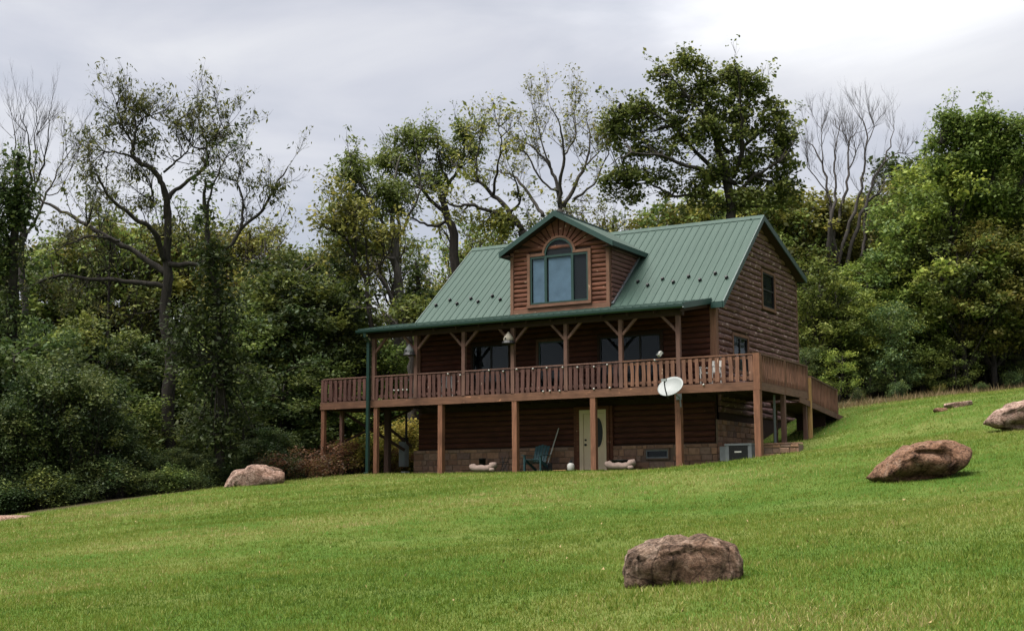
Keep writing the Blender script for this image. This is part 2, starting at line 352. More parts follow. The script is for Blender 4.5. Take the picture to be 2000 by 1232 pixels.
# ------------------------------------------------------------------ rocks (positions first: grass keeps clear of them)
m, t, b = newmat('brown_boulder'); M['rock'] = m
v = coord(t, kind='Object'); n1_ = nz(t, 5.5, 9, v, .72, .3); n2_ = nz(t, 24, 8, v, .75); n3_ = nz(t, 1.3, 4, v)
c = ramp(t, n1_, [(.34, (.035, .023, .017)), (.45, (.14, .090, .062)), (.54, (.24, .165, .12)), (.66, (.44, .34, .27))])
c = mixc(t, c, (.24, .12, .07), mrange(t, n3_, .45, .7, 0, .55))
vo = t.nodes.new('ShaderNodeTexVoronoi'); vo.inputs['Scale'].default_value = 22; t.links.new(v, vo.inputs['Vector'])
c = mixc(t, c, (.40, .33, .26), mrange(t, vo.outputs['Distance'], .16, .08, 0, .35))
vc = t.nodes.new('ShaderNodeTexVoronoi'); vc.feature = 'DISTANCE_TO_EDGE'; vc.inputs['Scale'].default_value = 3.6; t.links.new(mixc(t, v, nz(t, 5, 4, v), .12), vc.inputs['Vector'])
c = mixc(t, c, (.12, .09, .075), mrange(t, vc.outputs['Distance'], .0, .035, .75, 0), 'MULTIPLY')
c = mixc(t, c, (.16, .13, .11), mrange(t, n2_, .36, .58, .85, 0), 'MULTIPLY'); t.links.new(c, b.inputs['Base Color'])
b.inputs['Roughness'].default_value = .95; bump(t, b, n2_, 1.0, .06)
m2 = m.copy(); m2.name = 'pale_pink_boulder'; M['rock_pink'] = m2
for n in m2.node_tree.nodes:
    if n.type == 'VALTORGB':
        for el, cc in zip(n.color_ramp.elements, [(.10, .068, .055), (.25, .16, .125), (.38, .265, .215), (.52, .41, .345)]): el.color = (*cc, 1)
m3 = m.copy(); m3.name = 'orange_brown_boulder'; M['rock_orange'] = m3
for n in m3.node_tree.nodes:
    if n.type == 'VALTORGB':
        for el, cc in zip(n.color_ramp.elements, [(.06, .03, .018), (.16, .085, .05), (.26, .145, .09), (.34, .24, .18)]): el.color = (*cc, 1)
import bmesh
def rock(name, label, mat, loc, dims, planes, yaw, seed, sub=5, rough=.05, tilt=0, group=None, extra=None):
    g = np.random.default_rng(seed); bm = bmesh.new(); bmesh.ops.create_icosphere(bm, subdivisions=sub, radius=1)
    Vv = np.array([v.co[:] for v in bm.verts]); pl = [(np.array(p[:3])/np.linalg.norm(p[:3]), p[3]) for p in planes]
    for _ in range(9):
        q = g.normal(size=3); q /= np.linalg.norm(q); pl.append((q, g.uniform(.86, .97)))
    r = np.full(len(Vv), 1.15)
    for q, d in pl:
        c_ = Vv@q; r = np.where(c_ > .05, np.minimum(r, d/np.maximum(c_, .05)), r)
    Vv = Vv*r[:, None]
    for oc, am in ((1.6, 1.0), (3.5, .55), (8, .3), (17, .2), (34, .1)):
        dsp = np.zeros(len(Vv))
        for k in range(7):
            q = g.normal(size=3); q = q/np.linalg.norm(q)*oc; ph = g.uniform(0, 6.28)
            dsp += np.abs(np.sin(Vv@q+ph+1.1*np.sin(Vv@np.roll(q, 1)*.8)))-.6
        Vv = Vv*(1+rough*am*dsp/2.6)[:, None]
    if extra is not None: Vv = extra(Vv)
    Vv = Vv*np.array(dims)/2
    for v, c_ in zip(bm.verts, Vv): v.co = c_
    me = bpy.data.meshes.new(name); bm.to_mesh(me); bm.free(); me.materials.append(mat); me.shade_smooth()
    o = link(bpy.data.objects.new(name, me)); o.location = tuple(map(float, loc)); o.rotation_euler = (0, tilt, yaw); tag(o, label, 'rock', group)
    return o
yv = -math.radians(30)*-1  # right-vector yaw of the view
VY = math.atan2(HR[1], HR[0])
ROCKS = []
def rk(px, D, dz, *a, **k):
    p = gp(px, D); p[2] += dz; ROCKS.append((p[0], p[1], a[3][0]*.5)); return rock(a[0], a[1], a[2], p, a[3], a[4], VY+a[5], a[6], **k)
def rock_out(name, label, mat, outl, D, depth, seed, sub=5, rough=.05, sink=.04, flat=.42, dish=0., crease=()):
    """boulder whose height, width and outline are those of the real one, with its own depth and a rough surface"""
    g = np.random.default_rng(seed); s_ = D/F_PX; O = np.array(outl, float); c = np.array([(O[:, 0].min()+O[:, 0].max())/2, (O[:, 1].min()+O[:, 1].max())/2]); q = (O-c)*np.array([1, -1])*s_
    q = q*1.075; th = np.arctan2(q[:, 1], q[:, 0]); R_ = np.hypot(q[:, 0], q[:, 1]); o_ = np.argsort(th); th, R_ = th[o_], R_[o_]; th = np.concatenate([th-2*math.pi, th, th+2*math.pi]); R_ = np.tile(R_, 3)
    bm = bmesh.new(); bmesh.ops.create_icosphere(bm, subdivisions=sub, radius=1); Vv = np.array([v.co[:] for v in bm.verts]); x, y, z = Vv.T; pl = np.hypot(x, z); a = np.arctan2(z, x)
    r = np.interp(a, th, R_)*pl**flat; yy = depth*.5*np.sign(y)*np.abs(y)**.75
    fr_ = np.clip(-y, 0, 1); yy = yy+dish*depth*.5*fr_*np.clip(1-(pl*1.15)**2, 0, 1)
    X_ = r*np.cos(a); Z_ = r*np.sin(a); W_ = R_.max()
    for ax, az, bx2, bz, wd, dp in crease:
        A_ = np.array([ax, az])*W_; B_ = np.array([bx2, bz])*W_; d = B_-A_; t_ = np.clip(((X_-A_[0])*d[0]+(Z_-A_[1])*d[1])/(d@d), 0, 1); dist = np.hypot(X_-A_[0]-t_*d[0], Z_-A_[1]-t_*d[1]); yy = yy+dp*depth*fr_**.3*np.exp(-(dist/(wd*W_))**2)*(y < .1)
    out_ = np.stack([X_, yy, Z_], -1); sc3 = np.array([np.abs(X_).max(), depth*.5, np.abs(Z_).max()]); U = out_/sc3
    for _ in range(16):                                    # broken facets
        w = g.normal(size=3); w /= np.linalg.norm(w); dd = U@w; lim = dd.max()*g.uniform(.80, .95); U = U-np.maximum(0, dd-lim)[:, None]*w*.85
    out_ = U*sc3; nrm = U/np.maximum(np.linalg.norm(U, axis=1), 1e-6)[:, None]; sz = float(sc3[0]); off = Vector(g.uniform(0, 50, 3))
    fb = np.array([noise.fractal(Vector(p)*(2.6/sz)+off, .9, 2.1, 7) + .55*noise.ridged_multi_fractal(Vector(p)*(3.4/sz)+off*2, .9, 2.2, 4, 1, 2)-.6 for p in out_])
    out_ = out_+nrm*(rough*.16*sz*fb)[:, None]*np.array([.6, 1, .6])
    for v, cc in zip(bm.verts, out_): v.co = cc
    me = bpy.data.meshes.new(name); bm.to_mesh(me); bm.free(); me.materials.append(mat); me.shade_smooth()
    p = P(c[0], c[1], D); xy = p[:2]+HF*depth*.0; h = h1(*xy); bot = (c[1]-O[:, 1].max())*s_
    o = link(bpy.data.objects.new(name, me)); o.location = (xy[0], xy[1], max(h-sink-bot-.12, min(p[2]-sink, h-bot-sink)) if sink < .1 else h-bot-sink); o.rotation_euler = (0, 0, VY); tag(o, label, 'rock'); ROCKS.append((xy[0], xy[1], R_.max()*.8)); return o
rock_out('boulder', 'large brown boulder with hollowed face alone in the foreground grass', M['rock'],
         [(1213, 1092), (1216, 1078), (1232, 1068), (1256, 1059), (1290, 1048), (1316, 1044), (1345, 1046), (1372, 1039), (1386, 1042), (1402, 1050), (1424, 1056), (1433, 1076), (1441, 1104), (1437, 1124), (1424, 1136), (1396, 1146), (1340, 1152), (1290, 1150), (1262, 1153), (1236, 1156), (1222, 1144), (1216, 1118)], 12.6, .72, 5, 6, .55, .05, .36, .08,
         [(-.5, -.36, .72, -.26, .07, -.05), (-.35, -.50, .9, -.46, .07, .30), (-.62, -.4, -.72, .3, .035, .05), (.66, .36, .80, -.1, .035, .06), (-.3, .2, .3, .28, .04, .03)])
rock_out('boulder', 'orange-brown wedge-shaped boulder tilted up on the right slope of the lawn', M['rock_orange'],
         [(1698, 934), (1712, 916), (1736, 896), (1765, 879), (1786, 871), (1820, 865), (1850, 861), (1874, 864), (1887, 876), (1889, 889), (1876, 906), (1858, 918), (1838, 930), (1815, 936), (1785, 938), (1750, 938), (1720, 938)], 24.2, 1.05, 21, 5, .6, .02, .40, .0,
         [(-.2, .14, .55, .2, .035, .10), (-.55, .0, -.2, .12, .05, -.08), (-.4, -.28, .3, -.26, .10, .26), (.48, .12, .46, -.2, .035, .10)])
rock_out('boulder', 'pale grey-tan flat-topped boulder high on the slope, part cut by the picture edge', M['rock_pink'],
         [(1924, 808), (1936, 795), (1965, 785), (2000, 775), (2045, 770), (2080, 785), (2090, 808), (2060, 824), (2000, 824), (1960, 822), (1940, 823), (1930, 818)], 36, 1.5, 33, 5, .5, .02, .4, .1, [(-.9, -.06, .0, .1, .04, .06), (-.6, -.25, .5, -.26, .06, .15)])
rk(1872, 44.8, .07, 'flat_rock', 'long low flat rock lying in grass near the tree line', M['rock_pink'], (1.0, .5, .30), [(0, 0, 1, .7), (0, -1, 0, .8)], -.1, 41, sub=4, tilt=-.1)
rk(1834, 44.2, .04, 'flat_rock', 'small lumpy stone beside the long low flat rock', M['rock_orange'], (.46, .4, .22), [(0, 0, 1, .8)], 0, 43, sub=3)
rock_out('boulder', 'long pinkish boulder at the woods edge beside the deck posts', M['rock_pink'],
         [(437, 956), (444, 942), (452, 923), (480, 919), (530, 922), (555, 924), (560, 934), (556, 943), (545, 946), (500, 952), (470, 956), (450, 957)], 44.6, 1.1, 52, 5, .4, .16, .34, .05, [(-.8, -.12, .4, .02, .06, -.06), (.2, -.22, .9, -.16, .06, .2)])
rk(512, 46.4, .40, 'flat_rock', 'dull grey rock just behind the long pinkish boulder', M['rock'], (1.3, .8, .55), [(0, 0, 1, .7)], .1, 55, sub=4)
rk(14, 38.6, .03, 'flat_rock', 'low pale stone sunk in the grass below the dark thicket', M['rock_pink'], (1.5, .8, .42), [(0, 0, 1, .6)], 0, 61, sub=4)

# ------------------------------------------------------------------ grass
def grass():
    Nb = 1150000; D = (np.power(rng.uniform(0, 1, Nb), 1.0)); D = np.exp(np.log(7.0)+D*(np.log(64)-np.log(7.0)))
    keep = rng.uniform(0, 1, Nb) < np.clip(np.power(D/16, .8), .35, 1.0); D = D[keep]
    px = rng.uniform(-260, 2260, len(D)); q = CAM[:2]+D[:, None]*(HF+HR*((px-1000)/F_PX)[:, None]); x, y = q[:, 0], q[:, 1]
    nc = 6500; Dc = np.exp(rng.uniform(np.log(8), np.log(40), nc)); pc = rng.uniform(-260, 2260, nc); qc = CAM[:2]+Dc[:, None]*(HF+HR*((pc-1000)/F_PX)[:, None]); kk = 14   # coarser clumps and weeds in the turf
    cx2 = np.repeat(qc[:, 0], kk)+rng.normal(0, 1, nc*kk)*np.repeat(rng.uniform(.015, .07, nc), kk); cy2 = np.repeat(qc[:, 1], kk)+rng.normal(0, 1, nc*kk)*np.repeat(rng.uniform(.015, .07, nc), kk)
    tb = np.concatenate([np.zeros(len(x)), np.repeat(rng.choice([-.22, -.12, .08, .16], nc), kk)]); wm = np.concatenate([np.ones(len(x)), np.full(nc*kk, 1.5)]); x = np.concatenate([x, cx2]); y = np.concatenate([y, cy2]); D = np.concatenate([D, np.repeat(Dc, kk)])
    ok = forest(x, y) < .6
    ok &= ~((x > -15) & (x < -2.4) & (y > 1.2) & (y < 12.5)) & ~((x > -1.9) & (x < -.4) & (y > 1.0) & (y < 2.3))
    for rx, ry, rr in ROCKS: ok &= np.hypot(x-rx, y-ry) > rr*.62
    x, y, D, tb, wm = x[ok], y[ok], D[ok], tb[ok], wm[ok]; n = len(x); z = hz(x, y)+.025*lownoise(x, y, 3, 1.4)+.05*lownoise(x, y, 4, .35)*np.clip(np.hypot(x+8, y-3)/14-.6, 0, 1)
    patch = lownoise(x, y, 8, .55); fine = lownoise(x, y, 9, 2.6); far = np.clip(D/22, 1, 2.6)
    hgt = (rng.gamma(4, .0068, n)+.009)*(1+.28*np.clip(fine, -1, 1))*np.clip(far, 1, 1.5)*np.sqrt(wm); wid = rng.uniform(.0028, .006, n)*far*1.1*wm
    a = rng.uniform(0, 2*math.pi, n); lean = rng.uniform(.1, .9, n); la = rng.uniform(0, 2*math.pi, n)
    bx_, by_ = np.cos(a)*wid, np.sin(a)*wid
    V = np.empty((n, 3, 3)); V[:, 0] = np.stack([x-bx_, y-by_, z-.01], -1); V[:, 1] = np.stack([x+bx_, y+by_, z-.01], -1)
    V[:, 2] = np.stack([x+np.cos(la)*lean*hgt, y+np.sin(la)*lean*hgt, z+hgt*(1-.45*lean)], -1)
    tint = np.clip(.435+tb+.22*patch+.11*fine+rng.normal(0, .17, n)+.13*np.clip((D-11)/20, 0, 1)-.09, 0, 1)
    m, t, b = newmat('grass_blades'); at = t.nodes.new('ShaderNodeAttribute'); at.attribute_name = 'tint'
    c = ramp(t, at.outputs['Fac'], [(0, (0.0502, 0.0981, 0.0105)), (0.35, (0.1117, 0.1679, 0.0179)), (0.6, (0.1824, 0.2049, 0.0357)), (0.82, (0.2793, 0.2529, 0.0861)), (1, (0.4218, 0.3379, 0.168))])
    t.links.new(c, b.inputs['Base Color']); b.inputs['Roughness'].default_value = .55; b.inputs['Specular IOR Level'].default_value = .2
    tl = t.nodes.new('ShaderNodeBsdfTranslucent'); t.links.new(c, tl.inputs[0]); mx = t.nodes.new('ShaderNodeMixShader'); mx.inputs[0].default_value = .35
    t.links.new(b.outputs[0], mx.inputs[1]); t.links.new(tl.outputs[0], mx.inputs[2]); t.links.new(mx.outputs[0], t.nodes['Material Output'].inputs[0])
    me = fast_mesh('lawn_grass', V.reshape(-1, 3), np.arange(n*3), np.arange(n)*3, m, tint)
    # blade normals follow the lawn, not each sliver, so the turf takes the light evenly
    o = link(bpy.data.objects.new('lawn_grass', me)); tag(o, 'short mown green grass covering the sloping lawn', 'grass', kind='stuff')
    # fallen leaves
    n = 130; D = np.exp(rng.uniform(np.log(9), np.log(45), n)); px = rng.uniform(-100, 2100, n); q = CAM[:2]+D[:, None]*(HF+HR*((px-1000)/F_PX)[:, None])
    zz = hz(q[:, 0], q[:, 1])+.05; s = rng.uniform(.012, .026, n); a = rng.uniform(0, 6.28, n); V = np.empty((n, 4, 3))
    for k, (u, w) in enumerate(((-1, 0), (0, -.55), (1, 0), (0, .55))):
        V[:, k, 0] = q[:, 0]+s*(u*np.cos(a)-w*np.sin(a)); V[:, k, 1] = q[:, 1]+s*(u*np.sin(a)+w*np.cos(a)); V[:, k, 2] = zz+rng.uniform(-.012, .03, n)
    ok = (forest(q[:, 0], q[:, 1]) < .3) & ~((q[:, 0] > -16) & (q[:, 0] < 0) & (q[:, 1] > -.5))
    V = V[ok]; n = len(V)
    me = fast_mesh('fallen_leaves', V.reshape(-1, 3), np.arange(n*4), np.arange(n)*4, plain('fallen_leaf', (.20, .145, .06), .7, var=.7), None)
    tag(link(bpy.data.objects.new('fallen_leaves', me)), 'yellow fallen leaves scattered thinly over the lawn', 'leaves', kind='stuff')
grass()

# ------------------------------------------------------------------ log house
Yw, XL, XR, YB = 2.3, -14.75, -2.4, 11.3
Yr, ZR, YE, ZE, YEB, ZEB = 6.52, 9.615, 2.05, 5.80, 11.5, 7.92
SF = (ZR-ZE)/(Yr-YE); SB = (ZR-ZEB)/(YEB-Yr)
RXL, RXR = -14.85, -1.97
house = thing('log_house', 'brown log house with green metal roof, front dormer and raised porch', 'house', (-8.5, 6, 0))
class Fr:
    def __init__(s, o, u, n): s.o = Vector(o); s.u = Vector(u); s.n = Vector(n)
    def p(s, u, z, d): return tuple(s.o+s.u*u+s.n*d+Vector((0, 0, z)))
FRONT = Fr((0, Yw, 0), (1, 0, 0), (0, -1, 0)); GABLE = Fr((XR, 0, 0), (0, 1, 0), (1, 0, 0)); LEFT = Fr((XL, 0, 0), (0, 1, 0), (-1, 0, 0))
def fbox(name, fr, u0, u1, z0, z1, d0, d1, mat, parent):
    V = [fr.p(u, z, d) for d in (d0, d1) for (u, z) in ((u0, z0), (u1, z0), (u1, z1), (u0, z1))]
    F_ = [(0, 1, 2, 3), (7, 6, 5, 4), (0, 4, 5, 1), (1, 5, 6, 2), (2, 6, 7, 3), (3, 7, 4, 0)]
    return mk(name, V, F_, mat, parent)
def log(fr, parent, f0, f1, zc, h, bulge, mat, wav=.012):
    u0 = f0(zc); u1 = f1(zc)
    if u1-u0 < .08: return
    n = max(2, int((u1-u0)/.32)+1); V = []; prof = [(-90, .0), (-62, 1), (-28, 1), (5, 1), (38, 1), (66, 1), (90, 0)]
    for k in range(n+1):
        tt = k/n; b_ = bulge*(1+rnd.uniform(-.16, .16)); wz = rnd.uniform(-wav, wav); wz2 = rnd.uniform(-wav, wav)*1.6
        for ang, _ in prof:
            a = math.radians(ang); z = zc+h*.5*math.sin(a)+(wz2 if ang < 0 else wz)*(1-abs(ang)/95.); d = b_*math.cos(a)**.65 if abs(ang) < 90 else -.02
            uu0 = f0(z); uu1 = f1(z); V.append(fr.p(uu0+(uu1-uu0)*tt, z, d))
    q = len(prof); Fc = []
    for k in range(n):
        for i in range(q-1): Fc.append((k*q+i, (k+1)*q+i, (k+1)*q+i+1, k*q+i+1))
    Fc.append(tuple(range(q))); Fc.append(tuple(n*q+i for i in reversed(range(q))))
    return mk('log', V, Fc, mat, parent)
def courses(fr, parent, z0, z1, h, f0, f1, holes, mat, bulge=.085, wav=.012):
    z = z0+h/2
    while z < z1-h*.2:
        cuts = sorted([(a, b_) for a, b_, c0, c1 in holes if c0-h*.35 < z < c1+h*.35])
        s = f0
        for a, b_ in cuts:
            if a > s(z): log(fr, parent, s, (lambda q, a=a: a), z, h*.93, bulge, mat, wav)
            s = (lambda q, b_=b_: b_)
        log(fr, parent, s, f1, z, h*.93, bulge, mat, wav); z += h
K = lambda c: (lambda z: c)
# walls
fw = fbox('wall', FRONT, XL, XR, .0, 5.9, -.2, 0, M['wallback'], house)
zg = lambda y, off=.16: (ZE+SF*(y-YE) if y < Yr else ZEB+SB*(YEB-y))-off
pts = [(Yw+.02, 0), (YB, 0), (YB, zg(YB)), (Yr, zg(Yr)), (Yw+.02, zg(Yw+.02))]
def gable(name, fr):
    V = [fr.p(u, z, d) for d in (-.2, 0) for u, z in pts]; n = len(pts)
    return mk(name, V, [tuple(reversed(range(n))), tuple(range(n, 2*n))]+[(i, (i+1) % n, n+(i+1) % n, n+i) for i in range(n)], M['wallback'], house)
gw = gable('wall', GABLE); lw = gable('wall', LEFT)
bw = box('wall', XL+.2, XR-.2, YB-.2, YB-.01, 0, zg(YB), M['log_x'], house)
H = .215
F_DOORS = [(-12.3, -10.5, 3.35, 4.95), (-9.45, -8.1, 2.7, 4.95), (-6.9, -4.3, 3.0, 4.95)]
B_HOLES = [(-7.72, -6.42, .0, 2.2)]
courses(FRONT, fw, 2.80, 5.85, .2, K(XL+.14), K(XR-.14), F_DOORS, M['log_shade'], .07)
courses(FRONT, fw, .98, 2.5, .2, K(XL+.05), K(XR-.05), B_HOLES, M['log_shade'], .07)
gf0 = lambda z: max(Yw+.14, YE+(z+.17-ZE)/SF); gf1 = lambda z: min(YB-.12, YEB-(z+.17-ZEB)/SB) if z+.17 > ZEB else YB-.12
G_HOLES = [(7.0, 8.65, 6.12, 7.75), (3.72, 5.45, 3.5, 4.95)]
courses(GABLE, gw, 2.0, 9.5, H, gf0, gf1, G_HOLES, M['log_y'], .12, .034)
courses(LEFT, lw, .6, 9.5, H, gf0, gf1, [], M['log_y'], .085, .03)
def corner(x0, x1, y0, y1, z0, z1, mat=None, parent=None): return box('corner_board', x0, x1, y0, y1, z0, z1, mat or M['trim_z'], parent or house)
corner(XR-.13, XR+.10, Yw-.10, Yw+.13, 2.8, zg(Yw)-.02); corner(XR-.02, XR+.10, YB-.11, YB+.06, 1.5, zg(YB)-.03); corner(XL-.1, XL+.13, Yw-.10, Yw+.13, 2.8, 5.6)
# windows
def window(fr, u0, u1, z0, z1, parent=None, trim=.11, fm='trimgreen', tm='trim_z', vert=(), horiz=(), curtain=None, dd=.0, sub='window'):
    w = fbox(sub, fr, u0, u1, z0, z1, .004+dd, .022+dd, M['dark'], parent or house)
    for a, b_, c0, c1 in ((u0-trim, u0, z0-trim, z1+trim), (u1, u1+trim, z0-trim, z1+trim), (u0+.002, u1-.002, z1, z1+trim*.98), (u0+.002, u1-.002, z0-trim*.98, z0)):
        fbox('trim', fr, a, b_, c0, c1, .0+dd, .125+dd, M[tm], w)
    s = .05
    for a, b_, c0, c1 in ((u0+.001, u0+s, z0+.001, z1-.001), (u1-s, u1-.001, z0+.001, z1-.001), (u0+s, u1-s, z1-s, z1-.001), (u0+s, u1-s, z0+.001, z0+s)):
        fbox('frame', fr, a, b_, c0, c1, .023+dd, .09+dd, M[fm], w)
    for v_ in vert: fbox('mullion', fr, v_-.03, v_+.03, z0+s, z1-s, .024+dd, .088+dd, M[fm], w)
    for h_ in horiz: fbox('sash_bar', fr, u0+s, u1-s, h_-.02, h_+.02, .024+dd, .086+dd, M[fm], w)
    if curtain:
        for a, b_ in curtain: fbox('curtain', fr, a, b_, z0+s+.005, z1-s-.005, .026+dd, .034+dd, M['curtain'], w)
    fbox('pane', fr, u0+s, u1-s, z0+s, z1-s, .052+dd, .058+dd, M['glass'], w)
    return w
window(GABLE, 7.15, 8.5, 6.27, 7.6, fm='black', horiz=(6.95,)); window(GABLE, 3.85, 5.32, 3.6, 4.82, fm='black', vert=(4.58,))
window(FRONT, -12.2, -10.6, 3.45, 4.85, fm='black', vert=(-11.4,), trim=.09, tm='wallback')
dr = window(FRONT, -9.33, -8.22, 2.82, 4.84, fm='trimgreen', trim=.10, tm='porch_post'); dr.name = 'glass_door'
window(FRONT, -6.8, -4.4, 3.1, 4.85, fm='black', vert=(-6.0, -5.2), trim=.09, tm='wallback')
# front basement door, cream with an oval light
door = fbox('door', FRONT, -7.44, -6.63, .10, 2.10, .03, .075, M['cream'], house)
for a, b_, c0, c1, mm in ((-7.60, -7.445, .06, 2.24, 'cream'), (-6.625, -6.53, .06, 2.24, 'cream'), (-7.443, -6.627, 2.11, 2.24, 'cream'), (-7.72, -7.603, .0, 2.36, 'log_x'), (-6.527, -6.42, .0, 2.36, 'log_x'), (-7.6, -6.53, 2.245, 2.36, 'log_x')):
    fbox('door_frame', FRONT, a, b_, c0, c1, .0, .11, M[mm], door)
def oval(name, fr, uc, zc, ru, rz_, d0, d1, mat, parent, inner=None, n=28):
    V = []; Fc = []
    for d in (d0, d1):
        for k in range(n): a = 2*math.pi*k/n; V.append(fr.p(uc+ru*math.cos(a), zc+rz_*math.sin(a), d))
    if inner is None: Fc = [tuple(range(n, 2*n))]+[(k, (k+1) % n, n+(k+1) % n, n+k) for k in range(n)]
    else:
        for d in (d0, d1):
            for k in range(n): a = 2*math.pi*k/n; V.append(fr.p(uc+(ru-inner)*math.cos(a), zc+(rz_-inner)*math.sin(a), d))
        for k in range(n):
            j = (k+1) % n; Fc += [(n+k, n+j, 3*n+j, 3*n+k), (k, j, n+j, n+k), (2*n+k, 3*n+k, 3*n+j, 2*n+j)]
    return mk(name, V, Fc, mat, parent)
oval('oval_glass', FRONT, -6.86, 1.42, .20, .53, .074, .082, M['black'], door)
oval('oval_rim', FRONT, -6.86, 1.42, .235, .57, .074, .095, M['cream'], door, .04)
for z0_, z1_ in ((.25, .72),):
    for u0_, u1_ in ((-7.30, -7.08), (-6.99, -6.75)): fbox('door_panel', FRONT, u0_, u1_, z0_, z1_, .076, .088, M['cream'], door)
oval('deadbolt', FRONT, -7.36, 1.16, .035, .035, .075, .11, M['black'], door, n=12); oval('door_knob', FRONT, -7.36, .99, .04, .04, .075, .13, M['black'], door, n=12)
# stone facing at the foot of the front wall: every stone its own piece, mortar recessed behind
sw = fbox('stone_facing', FRONT, XL-.16, XR+.05, -.15, .93, .0, .10, M['mortar'], house)
def stones(fr, parent, u0, u1, z0, z1, d, skip=(), rowh=(.10, .27), wid=(.14, .62), mat='stone'):
    z = z0
    while z < z1-.05:
        h = min(rnd.uniform(*rowh), z1-z)
        if z1-z-h < .06: h = z1-z
        u = u0
        while u < u1-.02:
            w = min(rnd.uniform(*wid), u1-u)
            if u1-u-w < .1: w = u1-u
            hh = h
            if not any(a-.01 < u+w/2 < b_+.01 and c0 < z+h/2 < c1 for a, b_, c0, c1 in skip):
                g = .012; pr = d+rnd.uniform(.01, .05); V = []
                for (dd, e_) in ((d-.02, 0), (pr-.012, 0), (pr, .018)):
                    for (a, c_) in ((u+g+e_, z+g+e_), (u+w-g-e_, z+g+e_), (u+w-g-e_, z+hh-g-e_), (u+g+e_, z+hh-g-e_)):
                        V.append(fr.p(a+rnd.uniform(-.008, .008), c_+rnd.uniform(-.008, .008), dd+rnd.uniform(-.006, .006)))
                Fc = [(8, 9, 10, 11)]+[(k*4+i, k*4+(i+1) % 4, k*4+4+(i+1) % 4, k*4+4+i) for k in (0, 1) for i in range(4)]
                mk('stone', V, Fc, M[mat], parent)
            u += w
        z += h
stones(FRONT, sw, XL-.16, XR+.05, -.05, .93, .10, [(-7.75, -6.40, -1, 2), (-5.05, -4.1, .42, .80)])
# door opening through the facing: lighter than cutting, the jambs stand in front of it
for a, b_ in ((-7.86, -7.722), (-6.418, -6.30)): fbox('door_jamb', FRONT, a, b_, -.05, 2.36, .0, .16, M['log_x'], house)
fbox('door_recess', FRONT, -7.72, -6.42, -.14, .058, .1, .17, M['mortar'], house)
dd_ = door; 
door.location.y -= .105
bv = window(FRONT, -5.0, -4.15, .46, .76, fm='grey_metal', tm='mortar', trim=.04, dd=.10); bv.name = 'basement_window'
# basement right wall stone to the ground behind the air conditioner
gs = fbox('stone_facing', GABLE, Yw-.1, 6.0, -.1, 1.75, .0, .06, M['mortar'], house)
stones(GABLE, gs, Yw-.1, 6.0, -.05, 1.75, .06, rowh=(.16, .26), wid=(.3, .6))

# ---- roofs
roof = mk('roof', [(x, y, z+dz) for dz in (-.16, -.035) for x in (RXL+.02, RXR-.02) for y, z in ((YE+.02, ZE+SF*.02), (Yr, ZR), (YEB-.02, ZEB+SB*.02))],
          [(0, 1, 4, 3), (1, 2, 5, 4), (6, 9, 10, 7), (7, 10, 11, 8), (0, 3, 9, 6), (2, 8, 11, 5), (0, 6, 7, 1), (1, 7, 8, 2), (3, 4, 10, 9), (4, 5, 11, 10)], M['wallback'], house)
def strip_prof(w): return [(0, 0), (w*.5, -.003), (w-.045, 0), (w-.033, .020), (w-.012, .020), (w, 0), (w, -.03), (0, -.03)]
def strip(name, pu, pv0, pv1, w, nrm, mat, parent, f0=None, f1=None):
    """a sheet-metal strip: pu unit across, from lower edge pv0(u) to upper edge pv1(u)"""
    V = []; pr = strip_prof(w); n = len(pr)
    for k in (0, 1):
        for a, h_ in pr:
            base = (pv0 if k == 0 else pv1)(a); V.append(tuple(base+Vector(nrm)*h_))
    return mk(name, V, [tuple(reversed(range(n))), tuple(range(n, 2*n))]+[(i, (i+1) % n, n+(i+1) % n, n+i) for i in range(n)], mat, parent)
nf = Vector((0, -SF, 1)).normalized(); nb_ = Vector((0, SB, 1)).normalized()
npan = 42; pw = (RXR-RXL)/npan
first = {}
for k in range(npan):
    x = RXL+k*pw
    for key, ya, za, yb_, zb_, nn in (('f', YE, ZE, Yr-.0, ZR, nf), ('b', YEB, ZEB, Yr, ZR, nb_)):
        if key not in first:
            first[key] = strip('roof_panel', None, lambda a, ya=ya, za=za: Vector((RXL+a, ya, za)), lambda a, yb_=yb_, zb_=zb_: Vector((RXL+a, yb_, zb_)), pw, nn, M['roof'], roof)
        else:
            o = first[key].copy(); COL.objects.link(o); o.parent = roof; o.location.x = k*pw
rc = Acc()
for sg, S_ in ((-1, SF), (1, SB)):
    y1 = Yr+sg*.19; rc.add([(RXL-.01, Yr, ZR+.035), (RXR+.01, Yr, ZR+.035), (RXR+.01, y1, ZR+.035-S_*.19), (RXL-.01, y1, ZR+.035-S_*.19), (RXL-.01, Yr, ZR+.012), (RXR+.01, Yr, ZR+.012), (RXR+.01, y1, ZR+.012-S_*.19), (RXL-.01, y1, ZR+.012-S_*.19)], BOXF)
rc.build('ridge_cap', M['roof'], roof)
for x0, x1 in ((RXR-.005, RXR+.045), (RXL-.045, RXL+.005)):
    for y0, z0, y1, z1 in ((YE-.03, ZE-SF*.03, Yr, ZR), (YEB+.03, ZEB-SB*.03, Yr, ZR)):
        V = [(x, y, z+dz) for x in (x0, x1) for y, z, dz in ((y0, z0, -.20), (y1, z1, -.20), (y1, z1, .03), (y0, z0, .03))]
        mk('rake_trim', V, [(0, 1, 2, 3), (7, 6, 5, 4), (0, 4, 5, 1), (1, 5, 6, 2), (2, 6, 7, 3), (3, 7, 4, 0)], M['trimgreen'], roof)
box('fascia', RXL, RXR, YEB+.0, YEB+.03, ZEB-.2, ZEB-.03, M['trimgreen'], roof)
box('fascia', -2.40, RXR-.01, YE-.05, YE-.006, ZE-.22, ZE-.02, M['trimgreen'], roof)
